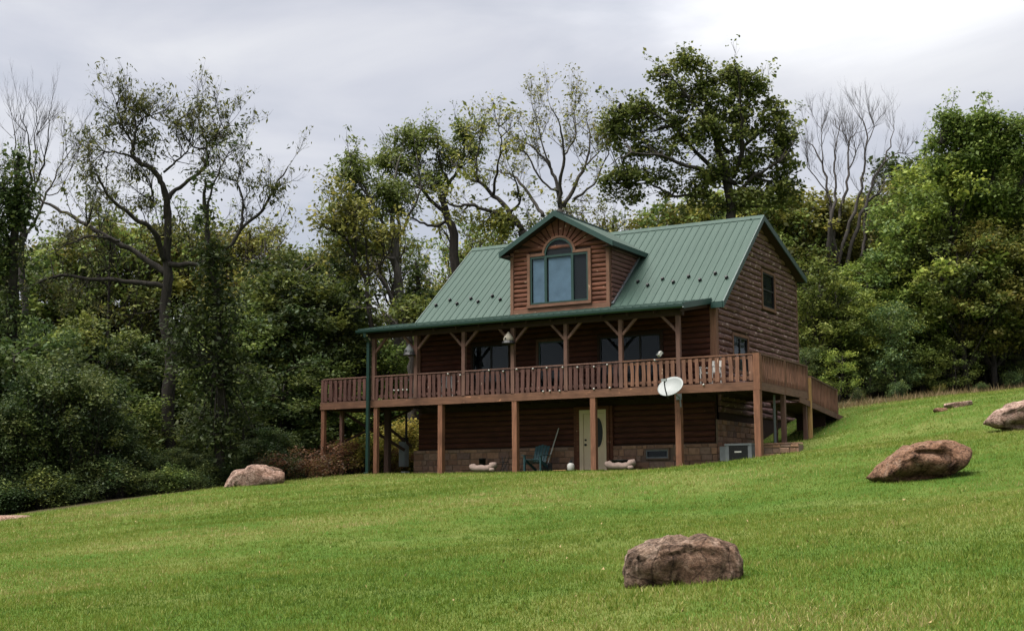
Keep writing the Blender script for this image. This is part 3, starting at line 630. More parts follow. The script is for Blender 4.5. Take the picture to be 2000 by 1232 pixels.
# snow guards
def guard(x, y):
    z = ZE+SF*(y-YE); c_ = Vector((x, y, z))+nf*.012; u = Vector((1, 0, 0)); v_ = Vector((0, 1, SF)).normalized()
    V = []
    for hh, s in ((0, .85), (.09, .7)):
        for a, b_ in ((-.085, .05), (-.04, .07), (0, .045), (.04, .07), (.085, .05), (.03, -.075), (-.03, -.075)): V.append(tuple(c_+u*(a*s)+v_*(b_*s)+nf*hh))
    n = 7; mk('snow_guard', V, [tuple(range(n, 2*n))]+[(i, (i+1) % n, n+(i+1) % n, n+i) for i in range(n)], M['black'], roof)
def onroof(px, py):
    d = ray(px, py); nn = np.array(nf); p0 = np.array([0, YE, ZE]); s = ((p0-CAM)@nn)/(d@nn); return CAM+d*s
for px, py in ((852, 598), (879, 588), (893, 595), (920, 585), (934, 591), (962, 580), (977, 587), (1246, 552), (1265, 559), (1294, 547), (1315, 553), (1345, 542), (1367, 549), (1397, 536), (1419, 544)):
    q = onroof(px, py); guard(q[0], q[1])
# ---- porch roof
PXL, PXR, PY0, PZ0, PY1, PZ1 = -15.72, -2.42, -.42, 5.455, YE+.10, ZE+.13
SPp = (PZ1-PZ0)/(PY1-PY0)
porch = mk('porch_roof', [(x, y, z+dz) for dz in (-.12, -.034) for x in (PXL+.02, PXR-.01) for y, z in ((PY0+.03, PZ0+SPp*.03), (PY1, PZ1))], [(0, 1, 3, 2), (4, 6, 7, 5), (0, 2, 6, 4), (1, 5, 7, 3), (0, 4, 5, 1), (2, 3, 7, 6)], M['wallback'], house)
nn = Vector((0, -SPp, 1)).normalized(); npp = 44; ppw = (PXR-PXL)/npp; fp = None
for k in range(npp):
    if fp is None: fp = strip('roof_panel', None, lambda a: Vector((PXL+a, PY0, PZ0)), lambda a: Vector((PXL+a, PY1, PZ1)), ppw, nn, M['roof'], porch)
    else: o = fp.copy(); COL.objects.link(o); o.parent = porch; o.location.x = k*ppw
g = Acc(); pr = [(-.0, .0), (-.005, -.09), (-.04, -.13), (-.09, -.13), (-.125, -.08), (-.13, -.012), (-.12, -.008), (-.115, -.07), (-.085, -.115), (-.045, -.115), (-.018, -.08), (-.014, .0)]
V = [(x, PY0+.02+a, PZ0-.03+b_) for x in (PXL-.03, PXR+.01) for a, b_ in pr]; n = len(pr)
mk('gutter', V, [tuple(reversed(range(n))), tuple(range(n, 2*n))]+[(i, (i+1) % n, n+(i+1) % n, n+i) for i in range(n)], M['gutter'], porch)
for x in (PXL-.012, PXR-.012):
    V = [(xx, y, z+dz) for xx in (x-.012, x+.022) for y, z, dz in ((PY0+.03, PZ0, -.17), (PY1, PZ1, -.17), (PY1, PZ1, .03), (PY0+.03, PZ0, .03))]
    mk('rake_trim', V, [(0, 1, 2, 3), (7, 6, 5, 4), (0, 4, 5, 1), (1, 5, 6, 2), (2, 6, 7, 3), (3, 7, 4, 0)], M['trimgreen'], porch)
ds = Acc(); ds.tube([(-15.36, PY0-.05, PZ0-.16), (-15.36, PY0-.04, PZ0-.28), (-15.36, -.26, PZ0-.42), (-15.36, -.20, PZ0-.55)], .055, 6); ds.box(-15.42, -15.30, -.26, -.15, .12, PZ0-.5); ds.tube([(-15.36, -.2, .16), (-15.36, -.24, .05), (-15.36, -.42, .03)], .05, 6)
ds.build('downspout', M['gutter'], house)
pb = box('porch_beam', -15.4, -2.6, -.07, .09, 5.12, 5.30, M['wallback'], house)
for x in (-15.25, -13.32, -11.22, -9.15, -7.01, -4.9, -2.79):
    p_ = box('porch_post', x-.07, x+.07, -.06, .08, 2.76, 5.115, M['porch_post'], house)
    for s in (-1, 1):
        if (s < 0 and x < -15) or (s > 0 and x > -3): continue
        a = Acc(); a.bar((x+s*.06, .01, 4.60), (x+s*.60, .01, 5.16), .085, .085, (0, 1, 0)); a.build('brace', M['porch_post'], p_)
for k in range(14):
    x = -15.3+k*.98; V = [(xx, y, z+dz) for xx in (x-.025, x+.025) for y, z, dz in ((PY0+.1, PZ0+SPp*.1, -.28), (PY1, PZ1, -.28), (PY1, PZ1, -.121), (PY0+.1, PZ0+SPp*.1, -.121))]
    mk('rafter', V, [(0, 1, 2, 3), (7, 6, 5, 4), (0, 4, 5, 1), (1, 5, 6, 2), (2, 6, 7, 3), (3, 7, 4, 0)], M['wallback'], porch)

# ---- dormer
DX, DH = -8.43, 2.06; DF = Fr((DX, Yw-.02, 0), (1, 0, 0), (0, -1, 0)); DZ0 = 5.9
DZR, DHE = 9.64, 2.36; SD = (DZR-8.30)/DHE
dtop = lambda u: DZR-SD*abs(u)-.15
pts2 = [(-DH, DZ0-.15), (DH, DZ0-.15), (DH, dtop(DH)), (0, dtop(0)), (-DH, dtop(DH))]; n = 5
dormer = mk('dormer', [DF.p(u, z, d) for d in (-.2, 0) for u, z in pts2], [tuple(reversed(range(n))), tuple(range(n, 2*n))]+[(i, (i+1) % n, n+(i+1) % n, n+i) for i in range(n)], M['wallback'], house)
WZ0, WZ1, WU, WM = 6.27, 8.08, 1.22, .56; AR = .57
courses(DF, dormer, DZ0-.02, 8.45, .172, K(-DH+.1), K(DH-.1), [(-WU-.1, WU+.1, WZ0-.12, WZ1+.10)], M['log_x'], .07, .016)
for s in (-1, 1):
    corner(DX+s*(DH-.045)-.065, DX+s*(DH-.045)+.065, Yw-.13, Yw+.02, DZ0-.06, dtop(DH)-.02, M['trim_z'], dormer)
# sunburst boards round the arch
cz = WZ1; aA = [math.radians(a) for a in (17, 28, 39, 51, 63, 77, 90.5, 104, 118, 130, 141, 152, 163)]
def rayend(a):
    c_, s_ = math.cos(a), math.sin(a); q = (dtop(0)-.02-cz)/(s_+SD*abs(c_)); return min(q, (DH-.13)/max(abs(c_), 1e-3))
for a0, a1 in zip(aA[:-1], aA[1:]):
    g_ = .010; V = []; r0 = AR+.09; L0, L1 = rayend(a0), rayend(a1); am = (a0+a1)/2; Lm = rayend(am)
    for d, e_ in ((-.01, 0), (.05, 0), (.085, .028)):
        for (r, a) in ((r0, a0), (L0, a0), (Lm, am), (L1, a1), (r0, a1)):
            aa = a+(g_+e_*.6)/max(r, .3)*(1 if a == a0 else (-1 if a == a1 else 0)); V.append(DF.p(r*math.cos(aa), cz+r*math.sin(aa), d))
    mk('sunburst_board', V, [(10, 11, 12, 13, 14)]+[(k*5+i, k*5+(i+1) % 5, k*5+5+(i+1) % 5, k*5+5+i) for k in (0, 1) for i in range(5)], M['log_x'], dormer)
# upper side logs below the burst, both sides of the arch
for s in (-1, 1):
    for z in (8.26+.0, ):
        f0 = (lambda q: -DH+.1) if s < 0 else (lambda q: AR+.12); f1 = (lambda q: -AR-.12) if s < 0 else (lambda q: DH-.1)
# window with arched centre light
dw = fbox('dormer_window', DF, -WU, WU, WZ0, WZ1, .004, .02, M['dark'], dormer)
na = 20
V = [DF.p(0, WZ1, d) for d in (.004, .02)]
for d in (.004, .02):
    for k in range(na+1): a = math.pi*k/na; V.append(DF.p(AR*math.cos(a), WZ1+AR*math.sin(a), d))
mk('arch_backing', V, [(1, 2+na+1+k, 2+na+1+k+1) for k in range(na)]+[(2+k, 2+k+1, 2+na+1+k+1, 2+na+1+k) for k in range(na)], M['dark'], dw)
def arc(name, r0, r1, d0, d1, mat, parent, start=0, end=math.pi):
    V = []; Fc = []
    for k in range(na+1):
        a = start+(end-start)*k/na
        for r, d in ((r0, d0), (r1, d0), (r1, d1), (r0, d1)): V.append(DF.p(r*math.cos(a), WZ1+r*math.sin(a), d))
    for k in range(na):
        for i in range(4): Fc.append((k*4+i, k*4+(i+1) % 4, k*4+4+(i+1) % 4, k*4+4+i))
    return mk(name, V, Fc, mat, parent)
arc('arch_trim', AR+.055, AR+.14, .0, .125, M['trim_x'], dw); arc('arch_frame', AR-.02, AR+.053, .022, .105, M['trimgreen'], dw)
for a, b_, c0, c1 in ((-WU-.12, -WU, WZ0-.02, WZ1+.11), (WU, WU+.12, WZ0-.02, WZ1+.11)): fbox('trim', DF, a, b_, c0, c1, 0, .13, M['trim_z'], dw)
for a, b_ in ((-WU+.002, -AR-.02), (AR+.02, WU-.002)): fbox('trim', DF, a, b_, WZ1, WZ1+.10, 0, .12, M['trim_x'], dw)
fbox('sill', DF, -WU-.13, WU+.13, WZ0-.13, WZ0-.022, 0, .17, M['trim_x'], dw)
fbox('base_board', DF, -DH+.03, DH-.03, DZ0-.02, DZ0+.22, .0, .10, M['trim_x'], dormer)
for a, b_ in ((-WU+.002, -WU+.07), (-WM-.05, -WM+.05), (WM-.05, WM+.05), (WU-.07, WU-.002)): fbox('frame', DF, a, b_, WZ0, WZ1, .021, .10, M['trimgreen'], dw)
for a, b_ in ((-WU+.07, -WM-.05), (-WM+.05, WM-.05), (WM+.05, WU-.07)):
    fbox('frame', DF, a, b_, WZ1-.085, WZ1-.004, .021, .098, M['trimgreen'], dw); fbox('frame', DF, a, b_, WZ0+.002, WZ0+.055, .021, .098, M['trimgreen'], dw)
    fbox('pane', DF, a, b_, WZ0+.055, WZ1-.085, .056, .062, M['glass'], dw)
for a, b_ in ((-WU+.10, -WM-.06), (-WM+.10, WM-.055)): fbox('curtain', DF, a, b_, WZ0+.065, WZ1-.11, .026, .034, M['curtain'], dw)
V = [DF.p(0, WZ1, .06)]+[DF.p((AR-.02)*math.cos(math.pi*k/na), WZ1+(AR-.02)*math.sin(math.pi*k/na), .06) for k in range(na+1)]
mk('arch_pane', V, [(0, k+1, k+2) for k in range(na)], M['glass'], dw)
# cheeks
for s, fr in ((1, Fr((DX+DH, 0, 0), (0, 1, 0), (1, 0, 0))), (-1, Fr((DX-DH, 0, 0), (0, 1, 0), (-1, 0, 0)))):
    yroof = lambda z: YE+(z-ZE)/SF-.02
    zc = dtop(DH)
    n = 3; P3 = [(Yw, ZE+SF*(Yw-YE)), (yroof(zc), zc), (Yw, zc)]
    ck = mk('cheek_wall', [fr.p(u, z, d) for d in (-.15, -.004) for u, z in P3], [(2, 1, 0), (3, 4, 5)]+[(i, (i+1) % n, n+(i+1) % n, n+i) for i in range(n)], M['wallback'], dormer)
    courses(fr, ck, DZ0+.1, zc+.05, .172, K(Yw+.02), yroof, [], M['log_dx'], .07, .02)
    a = Acc(); a.bar(fr.p(Yw, ZE+SF*(Yw-YE)+.06, .06), fr.p(yroof(zc-.1), zc-.04, .06), .10, .05); a.build('flashing', M['grey_metal'], ck)
# dormer roof
DY0 = Yw-.42
droof = mk('dormer_roof', [(DX+u, y, DZR-SD*abs(u)+dz) for dz in (-.13, -.034) for y in (DY0+.02, None) for u in (-DHE, 0, DHE)
                           for y in ([y] if y is not None else [YE+(DZR-SD*abs(u)-ZE)/SF-.05])], [(0, 3, 4, 1), (1, 4, 5, 2), (6, 7, 10, 9), (7, 8, 11, 10), (0, 1, 7, 6), (1, 2, 8, 7), (0, 6, 9, 3), (2, 5, 11, 8)], M['wallback'], dormer)
y = DY0; dpw = .305
while y < Yr-.1:
    for s in (-1, 1):
        nd = Vector((s*SD, 0, 1)).normalized()
        def lo(a, y=y, s=s):
            yy = y+a; zm = ZE+SF*(yy-YE); u = min(DHE, max(.02, (DZR-zm)/SD)); return Vector((DX+s*u, yy, DZR-SD*u))
        def hi(a, y=y, s=s): return Vector((DX, y+a, DZR))
        strip('roof_panel', None, lo, hi, min(dpw, Yr-y), nd, M['roof'], droof)
    y += dpw
box('ridge_cap', DX-.1, DX+.1, DY0-.02, Yr-.25, DZR-.03, DZR+.04, M['trimgreen'], droof)
for s in (-1, 1):
    V = [(DX+u, yy, DZR-SD*abs(u)+dz) for yy in (DY0-.045, DY0+.01) for u, dz in ((0, -.17), (s*(DHE+.03), -.17), (s*(DHE+.03), .035), (0, .035))]
    mk('fascia', V, [(0, 1, 2, 3), (7, 6, 5, 4), (0, 4, 5, 1), (1, 5, 6, 2), (2, 6, 7, 3), (3, 7, 4, 0)], M['trimgreen'], droof)
    ye = YE+(DZR-SD*DHE-ZE)/SF
    box('eave_trim', DX+s*(DHE+.02)-.02, DX+s*(DHE+.02)+.02, DY0+.011, ye+.05, DZR-SD*DHE-.17, DZR-SD*DHE+.01, M['trimgreen'], droof)
    box('soffit', DX+(DH-.1 if s > 0 else -DHE-.0), DX+(DHE-.0 if s > 0 else -DH+.1), DY0+.012, ye, DZR-SD*DHE-.155, DZR-SD*DHE-.135, M['wallback'], droof)

# ------------------------------------------------------------------ deck
deck = thing('wooden_deck', 'raised brown timber deck with board railing wrapping around the log house', 'deck', (-9, 1, 0))
DL = -17.76
def rim(x0, x1, y0, y1, z0=2.51, z1=2.75, mat='rim'): return box('rim_board', x0, x1, y0, y1, z0, z1, M[mat], deck)
rim(DL, 0, -.06, -.015); rim(-.045, 0, -.012, 5.02, mat='rim_y'); rim(DL, DL+.045, -.012, 2.2, mat='rim_y'); rim(DL+.05, XL-.2, 2.15, 2.195)
rim(-2.3, -.05, 4.97, 5.015)
for k in range(15):
    y0 = -.06+k*.152; box('deck_board', DL, -.005, y0, y0+.145, 2.751, 2.785, M['deckboard'], deck)
for k in range(18):
    y0 = 2.225+k*.152; box('deck_board', XR+.12, -.005, y0, y0+.145, 2.751, 2.785, M['deckboard'], deck)
for k in range(29):
    x = DL+.3+k*.6; box('joist', x-.02, x+.02, -.01, 2.14, 2.53, 2.745, M['wallback'], deck)
for k in range(5): box('joist', -2.25, -.05, 2.6+k*.55, 2.64+k*.55, 2.53, 2.745, M['wallback'], deck)
def dpost(x, y, w, mat='post', z1=2.508, base=None):
    z0 = h1(x, y)-.3 if base is None else base; return box('deck_post', x-w/2, x+w/2, y-w/2, y+w/2, z0, z1, M[mat], deck, .004)
for x, w in ((-17.66, .15), (-15.15, .16), (-12.23, .19), (-9.09, .19), (-5.99, .19), (-2.84, .20), (-.11, .21)): dpost(x, .05 if w < .2 else .03, w)
dpost(-17.62, 1.15, .13, 'porch_post'); dpost(-15.30, 1.0, .2, 'wallback'); dpost(-.09, 2.5, .15, 'porch_post'); dpost(-.09, 4.85, .13, 'porch_post'); dpost(-.02, 5.2, .13, 'yellow_post', 3.28)
dpost(-.35, 2.35, .06, 'grey_metal')
for a, b_, w in (((-17.6, 1.25, 2.45), (-15.0, 1.7, .95), .11), ((-17.55, 1.3, 1.35), (-14.85, 1.9, 2.5), .08), ((-15.3, 1.15, 1.75), (-14.95, 2.1, 1.1), .1)):
    ac = Acc(); ac.bar(a, b_, .05, w); ac.build('cross_brace', M['wallback'], deck)
# railing: front
xs = [-17.68, -15.25, -13.32, -11.22, -9.15, -7.01, -4.9, -2.79, -.09]
for x in (-17.68,): box('rail_post', x-.06, x+.06, -.04, .08, 2.75, 3.66, M['bal_red'], deck)
box('rail_post', -.2, .012, -.075, .12, 2.52, 3.70, M['post'], deck)
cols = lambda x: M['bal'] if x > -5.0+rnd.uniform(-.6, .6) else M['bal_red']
for x0, x1 in zip(xs[:-1], xs[1:]):
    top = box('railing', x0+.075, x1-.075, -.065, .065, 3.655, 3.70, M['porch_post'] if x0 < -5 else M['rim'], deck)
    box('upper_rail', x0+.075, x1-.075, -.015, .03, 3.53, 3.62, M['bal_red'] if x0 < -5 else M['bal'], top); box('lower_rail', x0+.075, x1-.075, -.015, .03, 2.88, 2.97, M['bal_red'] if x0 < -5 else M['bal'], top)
    n = max(3, round((x1-x0-.15)/.222))
    for k in range(n):
        x = x0+.075+(k+.5)*(x1-x0-.15)/n+rnd.uniform(-.012, .012); w = rnd.uniform(.058, .075); z0 = 2.80+rnd.uniform(-.02, .03); V = []
        tl = rnd.uniform(-.014, .014); cv = rnd.uniform(-.02, .02); lv = 5
        for q in range(lv):
            tq = q/(lv-1); xx = x+tl*(tq-.5)*2+cv*math.sin(math.pi*tq); ww = w*(1+rnd.uniform(-.09, .09)); z = z0+(3.62-z0)*tq
            V += [(xx-ww, -.055, z), (xx+ww, -.055, z), (xx+ww*.95, -.018, z), (xx-ww*.95, -.018, z)]
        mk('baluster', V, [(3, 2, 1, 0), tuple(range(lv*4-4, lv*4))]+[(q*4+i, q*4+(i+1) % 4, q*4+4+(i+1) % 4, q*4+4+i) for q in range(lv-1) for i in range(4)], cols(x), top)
# railing: right side, and left end
def siderail(x, ya, yb_, n, zf, w=.036, mat='bal', outer=.02):
    za, zb_ = zf(ya), zf(yb_)
    def sb(name, y0, y1, d0, d1, h0, h1_, mt, parent):
        V = [(xx, yy, zf(yy)+hh) for xx in (d0, d1) for yy, hh in ((y0, h0), (y1, h0), (y1, h1_), (y0, h1_))]
        return mk(name, V, [(0, 3, 2, 1), (4, 5, 6, 7), (0, 1, 5, 4), (1, 2, 6, 5), (2, 3, 7, 6), (3, 0, 4, 7)], M[mt], parent)
    top = sb('railing', ya, yb_, x-.065, x+.065, .905, .95, 'rim_y', deck); sb('upper_rail', ya, yb_, x-.03, x+.015, .78, .87, mat, top); sb('lower_rail', ya, yb_, x-.03, x+.015, .13, .22, mat, top)
    for k in range(n):
        y_ = ya+(k+.5)*(yb_-ya)/n+rnd.uniform(-.008, .008); sb('baluster', y_-w, y_+w, x+.016, x+.05, .04, .89, mat, top)
zdk = K(2.75)
for ya, yb_, n in ((.13, 2.45, 14), (2.57, 4.93, 14)): siderail(-.05, ya, yb_, n, zdk, .034, 'bal')
for y_ in (2.51, 4.98): box('rail_post', -.11, .005, y_-.055, y_+.045, 2.52, 3.70, M['bal'], deck)
siderail(DL+.05, .1, 2.15, 9, zdk, .06, 'bal_red')
# ramp down to the slope behind
zrp = lambda y: 2.42-(y-5.1)*.083
def rampbox(name, x0, x1, y0, y1, h0, h1_, mt, parent=deck):
    V = [(xx, yy, zrp(yy)+hh) for xx in (x0, x1) for yy, hh in ((y0, h0), (y1, h0), (y1, h1_), (y0, h1_))]
    return mk(name, V, [(0, 3, 2, 1), (4, 5, 6, 7), (0, 1, 5, 4), (1, 2, 6, 5), (2, 3, 7, 6), (3, 0, 4, 7)], M[mt], parent)
ramp_ = rampbox('ramp', -1.35, -.02, 5.05, 9.3, -.05, 0, 'deckboard'); rampbox('ramp_stringer', -.02, .025, 4.0, 9.25, -.17, .03, 'rim_y'); rampbox('ramp_stringer', -1.4, -1.355, 5.05, 9.2, -.17, .03, 'rim_y')
siderail(-.02, 5.3, 8.45, 18, zrp, .036, 'bal'); box('rail_post', -.075, .035, 8.42, 8.53, zrp(8.5)-.1, zrp(8.5)+.95, M['bal'], deck)
dpost(-1.3, 5.2, .13, 'porch_post'); box('skirt_board', -1.3, -.2, 7.6, 7.64, 1.5, zrp(7.6)-.06, M['wallback'], deck)

# ------------------------------------------------------------------ retaining wall of stones
rw = thing('stone_retaining_wall', 'low brown stone retaining wall curving into the bank under the deck corner', 'wall', (-.3, 2, 0))
fa_ = Fr((0, 2.25, 0), (1, 0, 0), (0, -1, 0)); c0 = fbox('core', fa_, -2.25, -.58, -.2, .78, -.2, 0, M['mortar'], rw); stones(fa_, rw, -2.25, -.58, -.1, .80, .0, rowh=(.13, .2), wid=(.2, .45))
u_ = Vector((1, -.18, 0)).normalized(); n_ = Vector((-.18, -1, 0)).normalized(); fb_ = Fr((-.56, 1.75, 0), u_, n_); fbox('core', fb_, 0, 1.3, -.3, .80, -.3, 0, M['mortar'], rw)
stones(fb_, rw, 0, 1.3, -.1, .82, .0, rowh=(.13, .22), wid=(.22, .42)); fc_ = Fr((-.56, 1.75, 0), (0, 1, 0), (-1, 0, 0)); fbox('core', fc_, .01, .55, -.3, .79, -.1, 0, M['mortar'], rw); stones(fc_, rw, 0, .5, -.1, .80, 0, rowh=(.13, .2), wid=(.2, .3))
for k in range(5):
    V = [fb_.p(k*.26+a+rnd.uniform(-.01, .01), .825+z_, d) for d in (-.30, .04) for a, z_ in ((.01, 0), (.25, 0), (.24, .05), (.02, .05))]
    mk('capstone', V, [(0, 1, 2, 3), (7, 6, 5, 4), (0, 4, 5, 1), (1, 5, 6, 2), (2, 6, 7, 3), (3, 7, 4, 0)], M['stone'], rw)
# ------------------------------------------------------------------ small things about the house
ac = thing('air_conditioner', 'grey outdoor air conditioner with black grille standing on the ground by deck post', 'air conditioner', (-1.2, 1.35, .06))
X0, X1, Y0, Y1 = -1.62, -.72, 1.0, 1.75; a = Acc(); a.box(X0, X1, Y0+.02, Y1, .09, .79); a.build('cabinet', M['grey_metal'], ac)
for x0, x1 in ((X0-.01, X0+.12), (X1-.12, X1+.01)): box('corner_post', x0, x1, Y0-.01, Y0+.08, .08, .80, M['grey_metal'], ac)
box('top_cover', X0-.02, X1+.02, Y0-.03, Y1+.02, .795, .86, M['grey_metal'], ac); gr = box('grille', X0+.121, X1-.121, Y0-.0, Y0+.019, .10, .79, M['black'], ac)
for k in range(14): box('slat', X0+.125, X1-.125, Y0-.012, Y0-.002, .12+k*.047, .14+k*.047, M['black'], gr)
box('name_plate', -1.30, -1.06, Y0-.02, Y0-.013, .56, .61, M['white'], ac); box('electric_box', X0-.26, X0-.04, Y0+.15, Y0+.6, .30, .78, M['grey_metal'], ac); box('base_pad', X0-.1, X1+.1, Y0-.1, Y1+.1, .0, .078, M['mortar'], ac)
mb = thing('meter_cabinet', 'tall grey metal utility cabinet fixed at the left corner of basement wall', 'utility box', (-15.25, 2.0, .3))
box('cabinet', -15.32, -15.02, 1.78, 2.02, .32, 1.28, M['grey_metal'], mb); box('cabinet_door', -15.30, -15.04, 1.755, 1.779, .36, 1.24, M['grey_metal'], mb); a = Acc(); a.tube([(-15.1, 1.95, 1.282), (-15.1, 1.95, 2.4)], .045, 8); a.build('conduit', M['black'], mb); box('meter_head', -15.22, -15.02, 1.80, 2.0, 1.285, 1.45, M['black'], mb); box('foot_block', -15.2, -15.0, 1.75, 2.05, .0, .14, M['pipe'], mb)
# satellite dish on the deck post
dh = thing('satellite_dish', 'pale grey oval satellite dish on a bent mast fixed to the deck post', 'satellite dish', (-2.8, -.12, 2.2))
cdir = Vector(CAM)-Vector((-2.8, -.4, 2.7)); cdir.normalize(); cl = Vector((-.86, -.5, 0)); nd = (cdir*.62+Vector((0, 0, 1))*.62+cl*.38).normalized(); dc = Vector((-2.86, -.5, 2.66)); xa = nd.cross(Vector((0, 0, 1))).normalized(); ya = xa.cross(nd)
V = []; Fc = []; rg = 7; sg = 32
for sd in (0, 1):
    for i in range(rg+1):
        for k in range(sg):
            r = i/rg; th = 2*math.pi*k/sg; V.append(tuple(dc+xa*(.46*r*math.cos(th))+ya*(.41*r*math.sin(th))+nd*(.10*r*r-.018*sd)))
off = (rg+1)*sg
for i in range(rg):
    for k in range(sg):
        q = (i*sg+k, i*sg+(k+1) % sg, (i+1)*sg+(k+1) % sg, (i+1)*sg+k); Fc.append(q); Fc.append(tuple(off+v for v in reversed(q)))
for k in range(sg): Fc.append((rg*sg+k, rg*sg+(k+1) % sg, off+rg*sg+(k+1) % sg, off+rg*sg+k))
mk('reflector', V, Fc, M['dishwhite'], dh, True)
base = dc-ya*.41+nd*.06; feed = dc+nd*.52-ya*.10; a = Acc(); a.tube([base-nd*.12, base, base*.45+feed*.55-ya*.05, feed], .022, 6); a.build('feed_arm', M['black'], dh)
a = Acc(); a.bar(feed-xa*.09, feed+xa*.09, .07, .08); a.bar(feed, feed-nd*.09, .05); a.build('feed_horn', M['dishwhite'], dh)
a = Acc(); a.tube([dc-nd*.04, dc-nd*.14, Vector((-2.80, -.24, 2.45)), Vector((-2.72, -.15, 2.36)), Vector((-2.70, -.13, 2.05))], .028, 8); a.build('mast', M['grey_metal'], dh); box('mount_plate', -2.88, -2.68, -.10, -.075, 2.3, 2.5, M['grey_metal'], dh); 
# dog-bone shaped pale stones in front of the house
def bone(px, label, flip=False):
    q = onY(px, 917, .75); o = thing('stone_ornament', label, 'ornament', (q[0], .75, .05)); a = Acc(); L = .50; pts_ = [(-L, .10), (-L*.95, .15), (-L*.8, .155), (-L*.66, .125), (-L*.4, .118), (-L*.1, .13), (L*.15, .112), (L*.4, .122), (L*.66, .13), (L*.8, .17), (L*.95, .18), (L, .13)]
    a.tube([(q[0]+x_, .75+.02*math.sin(9*x_), .06+r_*.98) for x_, r_ in pts_], [r_*(1+rnd.uniform(-.06, .06)) for _, r_ in pts_], 14); a.build('body', M['concrete'], o, True)
    for s in (1,):
        b2 = Acc(); b2.lathe([(.02, 0), (.09, .01), (.11, .06), (.09, .12), (.03, .14)], (q[0]+s*L*.9, .64, .06), 10); b2.build('knob_end', M['concrete'], o, True)
    return o
bone(943, 'pale pink bone-shaped stone by the wall, dark pot behind it'); bone(1211, 'pale pink bone-shaped stone beside the cream basement door')
def pot(px, Y, r, h, label, name='flower_pot', mat='black'):
    q = onY(px, 915, Y); o = thing(name, label, 'pot', (q[0], Y, .05)); a = Acc(); a.lathe([(r*.7, 0), (r, h*.9), (r*1.08, h*.9), (r*1.08, h), (r*.9, h), (r*.85, h*.8)], (q[0], Y, .05), 12); a.build('bowl', M[mat], o, True); b2 = Acc(); b2.lathe([(r*.84, 0), (r*.3, .02)], (q[0], Y, .05+h*.8), 12); b2.build('soil', M['wallback'], o); return o
pot(942, 1.5, .13, .52, 'small dark pot against the stone wall above a bone-shaped stone'); pot(1218, 1.6, .42, .36, 'wide black planter bowl behind the bone-shaped stone near the door')
# Adirondack chair
q = onY(1047, 918, 1.2); cx_ = q[0]; chr_ = thing('garden_chair', 'dark teal slatted garden chair against the basement stone wall', 'chair', (cx_, 1.2, .05))
for k in range(5):
    x = cx_-.22+k*.11; a = Acc(); a.bar((x, 1.45, .38), (x+(k-2)*.012, 1.72, 1.02-.03*abs(k-2)), .098, .025, (0, -1, 0)); a.build('back_slat', M['chair_green'], chr_)
for k in range(5): y_ = .98+k*.1; a = Acc(); a.bar((cx_-.28, y_, .47-k*.03), (cx_+.28, y_, .47-k*.03), .09, .022); a.build('seat_slat', M['chair_green'], chr_)
for s in (-1, 1):
    a = Acc(); a.bar((cx_+s*.36, .86, .62), (cx_+s*.34, 1.62, .62), .11, .025); a.build('armrest', M['chair_green'], chr_)
    a = Acc(); a.bar((cx_+s*.33, .95, .06), (cx_+s*.33, .95, .605), .05, .09); a.build('leg', M['chair_green'], chr_)
    a = Acc(); a.bar((cx_+s*.30, .95, .44), (cx_+s*.30, 1.75, .10), .03, .10); a.build('leg', M['chair_green'], chr_)
q = onY(1069, 914, 1.5); sx = q[0]; sv = thing('shovel', 'long pale-handled shovel with black scoop leaning on the stone wall', 'shovel', (sx, 1.5, .05)); a = Acc(); a.tube([(sx, 1.5, .28), (sx+.16, 2.1, 1.62)], .022, 7); a.build('handle', M['white'], sv)
V = [(sx+u, 1.5+v_+.03*(abs(u)*4)**2*-1, z_) for v_ in (0, .02) for u, z_ in ((-.2, .08), (0, .05), (.2, .08), (.19, .34), (0, .38), (-.19, .34))]; mk('scoop', V, [(0, 1, 2, 3, 4, 5), (11, 10, 9, 8, 7, 6)]+[(i, (i+1) % 6, 6+(i+1) % 6, 6+i) for i in range(6)], M['black'], sv)
q = onY(1115, 918, .8); jg = thing('jug', 'small white jug with black cap standing in front of the stone wall', 'jug', (q[0], .8, .05)); a = Acc(); a.lathe([(.10, 0), (.125, .03), (.13, .16), (.11, .23), (.05, .27)], (q[0], .8, .05), 14); a.build('body', M['white'], jg, True); a = Acc(); a.lathe([(.055, 0), (.055, .07), (.03, .09)], (q[0], .8, .321), 10); a.build('cap', M['black'], jg)
q = onY(1094, 920, .9); box_o = box('plank', q[0]-.24, q[0]+.24, .85, .97, .052, .085, M['yellow_post']); tag(box_o, 'short pale plank lying on the ground beside the white jug', 'plank')
q = onY(984, 915, 1.3); st = thing('wire_plant_stand', 'thin dark wire plant stand beside a deck post and bone-shaped stone', 'plant stand', (q[0], 1.3, .05))
for k, (dx, tw) in enumerate(((-.16, .2), (.0, -.12), (.14, -.25), (-.05, .26))): a = Acc(); a.tube([(q[0]+dx, 1.3, .05), (q[0]+dx+tw*.5, 1.32, .3), (q[0]+dx+tw, 1.36, .62)], .012, 5); a.build('leg', M['black'], st)
a = Acc(); a.tube([(q[0]+.17*math.cos(k), 1.33+.17*math.sin(k), .4) for k in np.linspace(0, 6.28, 13)], .01, 5); a.build('ring', M['black'], st)
q = onY(1409, 910, 1.6); fa2 = thing('standpipe', 'small white bent pipe sticking out of the ground by the stone wall', 'pipe', (q[0], 1.6, .0)); a = Acc(); a.tube([(q[0], 1.6, -.1), (q[0], 1.6, .16), (q[0]-.03, 1.58, .21), (q[0]-.10, 1.55, .21)], .035, 8); a.build('pipe', M['white'], fa2); a = Acc(); a.tube([(q[0]-.09, 1.555, .21), (q[0]-.12, 1.54, .2)], .045, 8); a.build('collar', M['white'], fa2)
